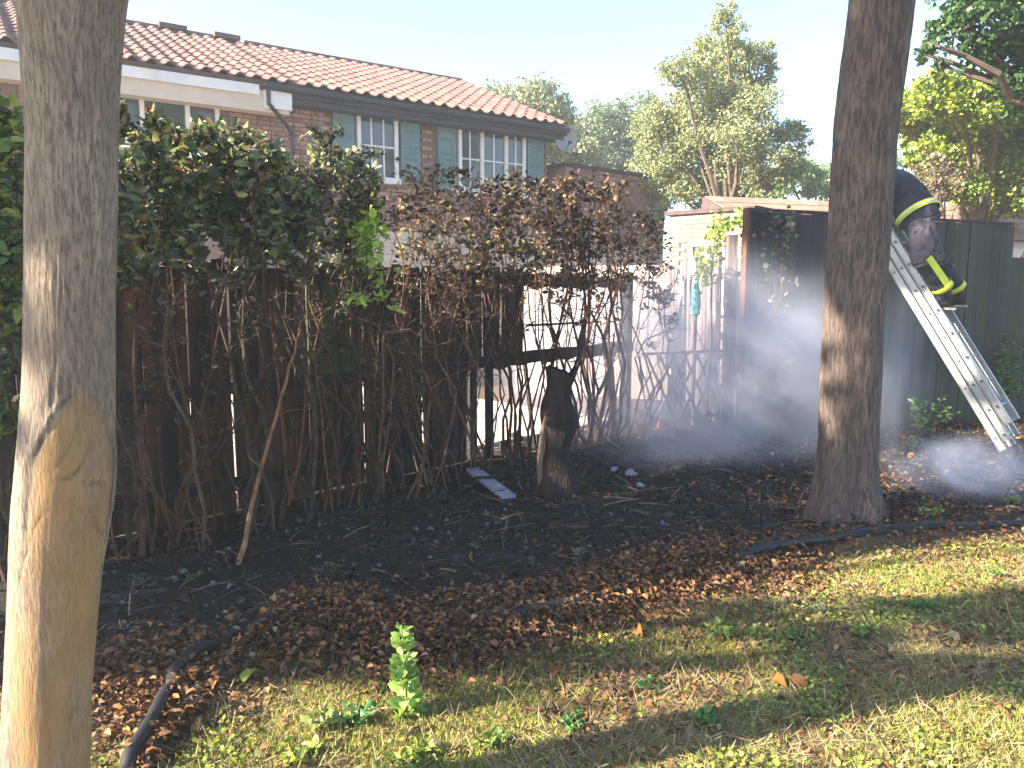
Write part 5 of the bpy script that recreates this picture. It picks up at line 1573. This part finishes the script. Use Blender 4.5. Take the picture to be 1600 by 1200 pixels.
# grass
def grass(name, label, n, f, h, cols, wts, aspect=.05, up=.9, **kw):
    P = sample_ground(n, -1.9, 6.5, 1.5, 6.6, f)
    d = N.normal(size=(n, 3)) * .5; d[:, 2] = np.abs(d[:, 2]) * .4 + up
    me = leaves_mesh(name, P, N.uniform(.5, 1.4, n) * h, palette(n, cols, wts, .25), M['grass'], dirs=d, fold=.02, aspect=aspect)
    tag(link(name, me), label, None, None, 'stuff')
grass('grass', 'short yellowish grass over the lit ground', 120000, lambda x, y: inview(x, y) * np.clip(-(sval(x, y) + .12) / .5, 0, 1) * np.clip(.34 + 1.3 * nzv(x, y, 1.3, 2.2), .08, 1) * np.clip(2.6 / y, .2, 1), .030,
      [(.28, .34, .05), (.40, .41, .08), (.46, .40, .13), (.16, .24, .05), (.32, .23, .11)], [4, 3, 3, 2, 2], aspect=.045, up=.35)
grass('dry_grass', 'strands of straw coloured dead grass lying in the turf', 22000, lambda x, y: inview(x, y) * np.clip(-(sval(x, y) + .2) / .5, 0, 1) * np.clip(2.4 / y, .2, 1), .075,
      [(.45, .37, .22), (.34, .26, .15), (.24, .17, .10)], [3, 3, 2], aspect=.018, up=.08)
add_litter('clover', 'low broadleaf weeds and clover in the grass', 12000, lambda x, y: inview(x, y) * np.clip(-(sval(x, y) + .15) / .3, 0, 1) * np.clip(.1 + 1.8 * nzv(x, y, 2.1, 8.8), .02, 1) * np.clip(2.4 / y, .2, 1),
           .017, [(.22, .29, .04), (.32, .37, .06), (.13, .20, .04), (.42, .42, .10)], [4, 4, 3, 2], lift=.03, up=.3, matk='leaf', fold=.1, x1=5, y1=6, aspect=.55)
# plants one can tell apart
q = G(636, 1120)
root = empty('tall_weed', (q.x, q.y, ground_h(q.x, q.y))); tag(root, 'tall bright green weed spire standing alone at the sunlit edge', 'weed')
PP = []; DD = []; SZ = []
hw = .36
for i in range(120):
    z = hw * R.random() ** 1.0; a = R.uniform(0, 6.28); PP.append((.012 * math.cos(a) + z * -.03, .012 * math.sin(a), z)); DD.append((math.cos(a), math.sin(a), R.uniform(.2, .9))); SZ.append(.062 * (1.15 - z / hw * .62))
me = leaves_mesh('leaves', np.array(PP), np.array(SZ), palette(len(PP), [(.30, .46, .09), (.22, .38, .09), (.38, .52, .14)], [2, 2, 1]), M['leaf'], dirs=np.array(DD), aspect=.34)
tag(link('leaves', me, root), kind='stuff')
m = MB(); m.tint = (1.2, 2.4, .7); m.tube([(0, 0, -.02), (-.005, 0, hw * .5), (-.012, 0, hw)], [.005, .004, .002], 5); m.obj('stem', M['twig'], root)
YG = [(.34, .42, .06), (.25, .36, .06), (.42, .46, .10)]
DG = [(.07, .20, .05), (.10, .26, .06)]
for (px, py, h, nl, cols, ls, lab) in (
        (520, 1140, .10, 60, [(.40, .48, .16), (.33, .42, .12)], .07, 'pale broadleaf weed left of the tall weed spire'), (556, 1140, .10, 46, DG, .06, 'dark green broadleaf weed beside the pale one'),
        (470, 1185, .08, 90, YG, .06, 'yellow green weed clump nearest the near trunk foot'), (640, 1195, .07, 70, YG, .06, 'yellow green clump below the tall weed spire'),
        (775, 1165, .09, 50, DG + YG, .06, 'leafy green clump at the edge of the shadow band'), (890, 1140, .08, 40, DG, .055, 'small dark green weed on the lit grass, above the shadow band'),
        (1110, 1140, .08, 60, DG, .05, 'low dark green weed inside the shadow band'), (1130, 1000, .10, 70, YG + DG, .06, 'bright green tuft below the leaf drift at its far end'),
        (1120, 912, .07, 50, DG + YG, .05, 'green sprig where the hose leaves the dead leaves'), (905, 868, .09, 30, [(.25, .33, .16)], .05, 'single pale green sprig on the black burnt ground'),
        (1250, 1010, .06, 40, DG, .045, 'small green tuft in the dappled grass, middle of the lawn'), (1345, 1000, .08, 80, DG + YG, .05, 'wide green tuft in the dappled shade right of the middle'),
        (1440, 955, .07, 80, DG, .05, 'dark green patch in the shade below the smoke puff'), (1560, 900, .07, 60, DG + YG, .05, 'green patch near the far end of the hose'),
        (1450, 822, .12, 140, YG + DG, .05, 'bright grass tuft beside the foot of the shaded tree, at the smoke'), (1580, 790, .12, 90, DG + YG, .05, 'green tuft beyond the smoke puff'),
        (1010, 1075, .06, 40, DG, .045, 'tiny green clump among the sunlit clover'), (1270, 965, .05, 30, [(.3, .32, .2)], .05, 'pale grey green weed in the dappled band'),
        (690, 1060, .06, 30, DG, .05, 'dark green sprig in the brown leaves right of the tall weed'), (560, 1040, .06, 30, DG, .05, 'dark green sprig in the brown leaves left of the tall weed'),
        (300, 910, .08, 26, [(.12, .18, .08)], .06, 'dull green sprig on the burnt ground near the tan cut stem')):
    weed('weed', lab, G(px, py), h * .75, int(nl * 1.2), [tuple(v * .85 for v in c_) for c_ in cols], ls * .62, spread=.085, nst=9)
def twigpx(label, a, b, r, mat_='twig', tint=(1.5, 1.4, 1.3), nb=2):
    A, B = G(*a), G(*b); m = MB(); m.tint = tint
    pts = []
    for i in range(7):
        q = A.lerp(B, i / 6); q += Vector((R.gauss(0, .008), R.gauss(0, .008), 0)); q.z = ground_h(q.x, q.y) + r * 1.2 + .006 + .02 * math.sin(i / 6 * math.pi); pts.append(q - A)
    m.tube(pts, [r * (1 - .6 * i / 6) for i in range(7)], 6)
    for _ in range(nb):
        i = R.randrange(1, 6); d = Vector((R.gauss(0, 1), R.gauss(0, 1), .3)).normalized() * (B - A).length * R.uniform(.15, .35)
        m.tube([pts[i], pts[i] + d * .6, pts[i] + d], [r * .5, r * .35, r * .15], 4)
    o = m.obj('twig', M['twig'], None, loc=A); tag(o, label, 'twig')
twigpx('grey stick pointing down out of the leaf drift beside the near trunk', (215, 1195), (268, 1105), .014, tint=(1.6, 1.5, 1.5), nb=0)
twigpx('thin tan branch lying on the burnt ground near the near trunk', (160, 1090), (300, 1060), .009, tint=(1.4, 1.1, .8), nb=1)
twigpx('brown stick lying across the lower grass between two yellow clumps', (620, 1175), (665, 1140), .008, tint=(1, .8, .7), nb=1)
twigpx('forked grey twig lying over the hose in the leaf drift', (700, 1010), (890, 968), .007, nb=4)
twigpx('long thin twig curving below the hose in the leaf drift', (620, 1005), (790, 1000), .006, nb=3)
twigpx('pale straight twig in the shaded lawn', (1425, 1100), (1470, 1140), .005, tint=(2.6, 2.2, 1.8), nb=0)
twigpx('crossed dry twig near the lower edge of the shadow band', (1130, 1160), (1190, 1185), .004, tint=(2.6, 2.3, 1.9), nb=1)
twigpx('thin reddish stick lying at the far side of the lawn', (1545, 1100), (1585, 1135), .006, tint=(1.8, 1, .8), nb=0)
twigpx('short dark stick among the clover in the sun', (820, 1120), (870, 1122), .008, tint=(.7, .5, .4), nb=1)
P = sample_ground(900, -2, 6, 1.6, 7, lambda x, y: inview(x, y) * np.exp(-(np.clip(sval(x, y), -9, 9) / 1.1) ** 2))
m = MB()
for (x, y, z) in P:
    a = R.uniform(0, 6.28); l = R.uniform(.04, .2); m.tint = (R.uniform(.8, 2.2),) * 3
    d = Vector((math.cos(a), math.sin(a), R.uniform(-.05, .25))) * l; p = Vector((x, y, z + .01))
    m.tube([p, p + d * .5 + Vector((R.gauss(0, .006), R.gauss(0, .006), .004)), p + d], [.0028, .0022, .001], 3, cap=False)
tag(m.obj('fallen_twigs', M['twig']), 'small dead twigs scattered over the litter', None, None, 'stuff')

P = sample_ground(420, -2.4, 4, 3.2, 8, lambda x, y: inview(x, y) * (sval(x, y) > .2))
m = MB()
for (x, y, z) in P:
    a = R.uniform(0, 6.28); l = R.uniform(.06, .34); g_ = R.choice([.2, .3, .5, 1.6]); m.tint = (g_, g_, g_)
    d = Vector((math.cos(a), math.sin(a), R.uniform(-.02, .3))) * l; p = Vector((x, y, z + .012)); rr = R.uniform(.003, .009)
    m.tube([p, p + d * .5 + Vector((R.gauss(0, .01), R.gauss(0, .01), .004)), p + d], [rr, rr * .8, rr * .4], 4)
tag(m.obj('charred_sticks', M['twig']), 'charred sticks and twigs strewn over the burnt ground', None, None, 'stuff')
# ---------------------------------------------------------------- smoke
def smoke(label, c, rad, dens, col=(.80, .84, 1.0), nscale=2.0, lo=.42, hi=.66, seed=0.0):
    me = bpy.data.meshes.new('smoke')
    import bmesh
    b = bmesh.new(); bmesh.ops.create_icosphere(b, subdivisions=3, radius=1.0); b.to_mesh(me); b.free()
    m = bpy.data.materials.new('smoke_air'); m.use_nodes = True
    t = m.node_tree; L = t.links.new
    t.nodes.remove(t.nodes['Principled BSDF'])
    v = t.nodes.new('ShaderNodeVolumePrincipled'); v.inputs['Color'].default_value = (*col, 1); v.inputs['Anisotropy'].default_value = .25
    tc = t.nodes.new('ShaderNodeTexCoord')
    ln = t.nodes.new('ShaderNodeVectorMath'); ln.operation = 'LENGTH'; L(tc.outputs['Object'], ln.inputs[0])
    fall = t.nodes.new('ShaderNodeMapRange'); fall.interpolation_type = 'SMOOTHSTEP'
    fall.inputs[1].default_value = 1.0; fall.inputs[2].default_value = .15; fall.inputs[3].default_value = 0; fall.inputs[4].default_value = 1
    L(ln.outputs['Value'], fall.inputs[0])
    mp = t.nodes.new('ShaderNodeMapping'); mp.inputs['Location'].default_value = (seed, seed * 2, 0); mp.inputs['Scale'].default_value = (1, 1, .8); L(tc.outputs['Object'], mp.inputs[0])
    n = t.nodes.new('ShaderNodeTexNoise'); n.inputs['Scale'].default_value = nscale; n.inputs['Detail'].default_value = 4; n.inputs['Distortion'].default_value = .6; L(mp.outputs[0], n.inputs['Vector'])
    nr = t.nodes.new('ShaderNodeMapRange'); nr.inputs[1].default_value = lo; nr.inputs[2].default_value = hi; nr.inputs[3].default_value = .12; nr.inputs[4].default_value = 1; L(n.outputs['Fac'], nr.inputs[0])
    mu = t.nodes.new('ShaderNodeMath'); mu.operation = 'MULTIPLY'; L(fall.outputs[0], mu.inputs[0]); L(nr.outputs[0], mu.inputs[1])
    m2 = t.nodes.new('ShaderNodeMath'); m2.operation = 'MULTIPLY'; m2.inputs[1].default_value = dens; L(mu.outputs[0], m2.inputs[0])
    L(m2.outputs[0], v.inputs['Density']); L(v.outputs[0], t.nodes['Material Output'].inputs['Volume'])
    me.materials.append(m)
    o = link('smoke', me, None, c, None, rad)
    tag(o, label, None, None, 'stuff')
c = D(1510, 755, 5.9); c.z = .18; smoke('low white smoke puff over the hose at the lawn edge', c, (.75, .65, .34), 3.4, seed=1.1)
c = D(1160, 600, 7.1); c.z = .8; smoke('bluish smoke drifting before the dark corner of the tall fence', c, (1.7, 1.2, 1.4), 1.9, seed=2.7)
c = D(960, 610, 8.9); c.z = .8; smoke('sunlit smoke rising behind the burnt gap', c, (1.9, 1.4, 1.5), 1.7, seed=4.2)
c = D(1400, 600, 6.6); c.z = .8; smoke('thin smoke between the shaded tree and the ladder', c, (.42, .5, 1.15), .9, seed=5.2)

hz = MB().box(-34, 34, -6, 60, -1, 13)
hm = bpy.data.materials.new('haze_air'); hm.use_nodes = True
ht = hm.node_tree; ht.nodes.remove(ht.nodes['Principled BSDF'])
hv = ht.nodes.new('ShaderNodeVolumePrincipled'); hv.inputs['Color'].default_value = (.88, .94, 1, 1); hv.inputs['Density'].default_value = .003; hv.inputs['Anisotropy'].default_value = .2
ht.links.new(hv.outputs[0], ht.nodes['Material Output'].inputs['Volume'])
tag(hz.obj('haze', hm), kind='stuff')
c = D(1060, 690, 6.9); c.z = .35; smoke('low smoke creeping over the burnt ground right of the stump', c, (1.4, .9, .6), 1.5, seed=8.2)
#@@END
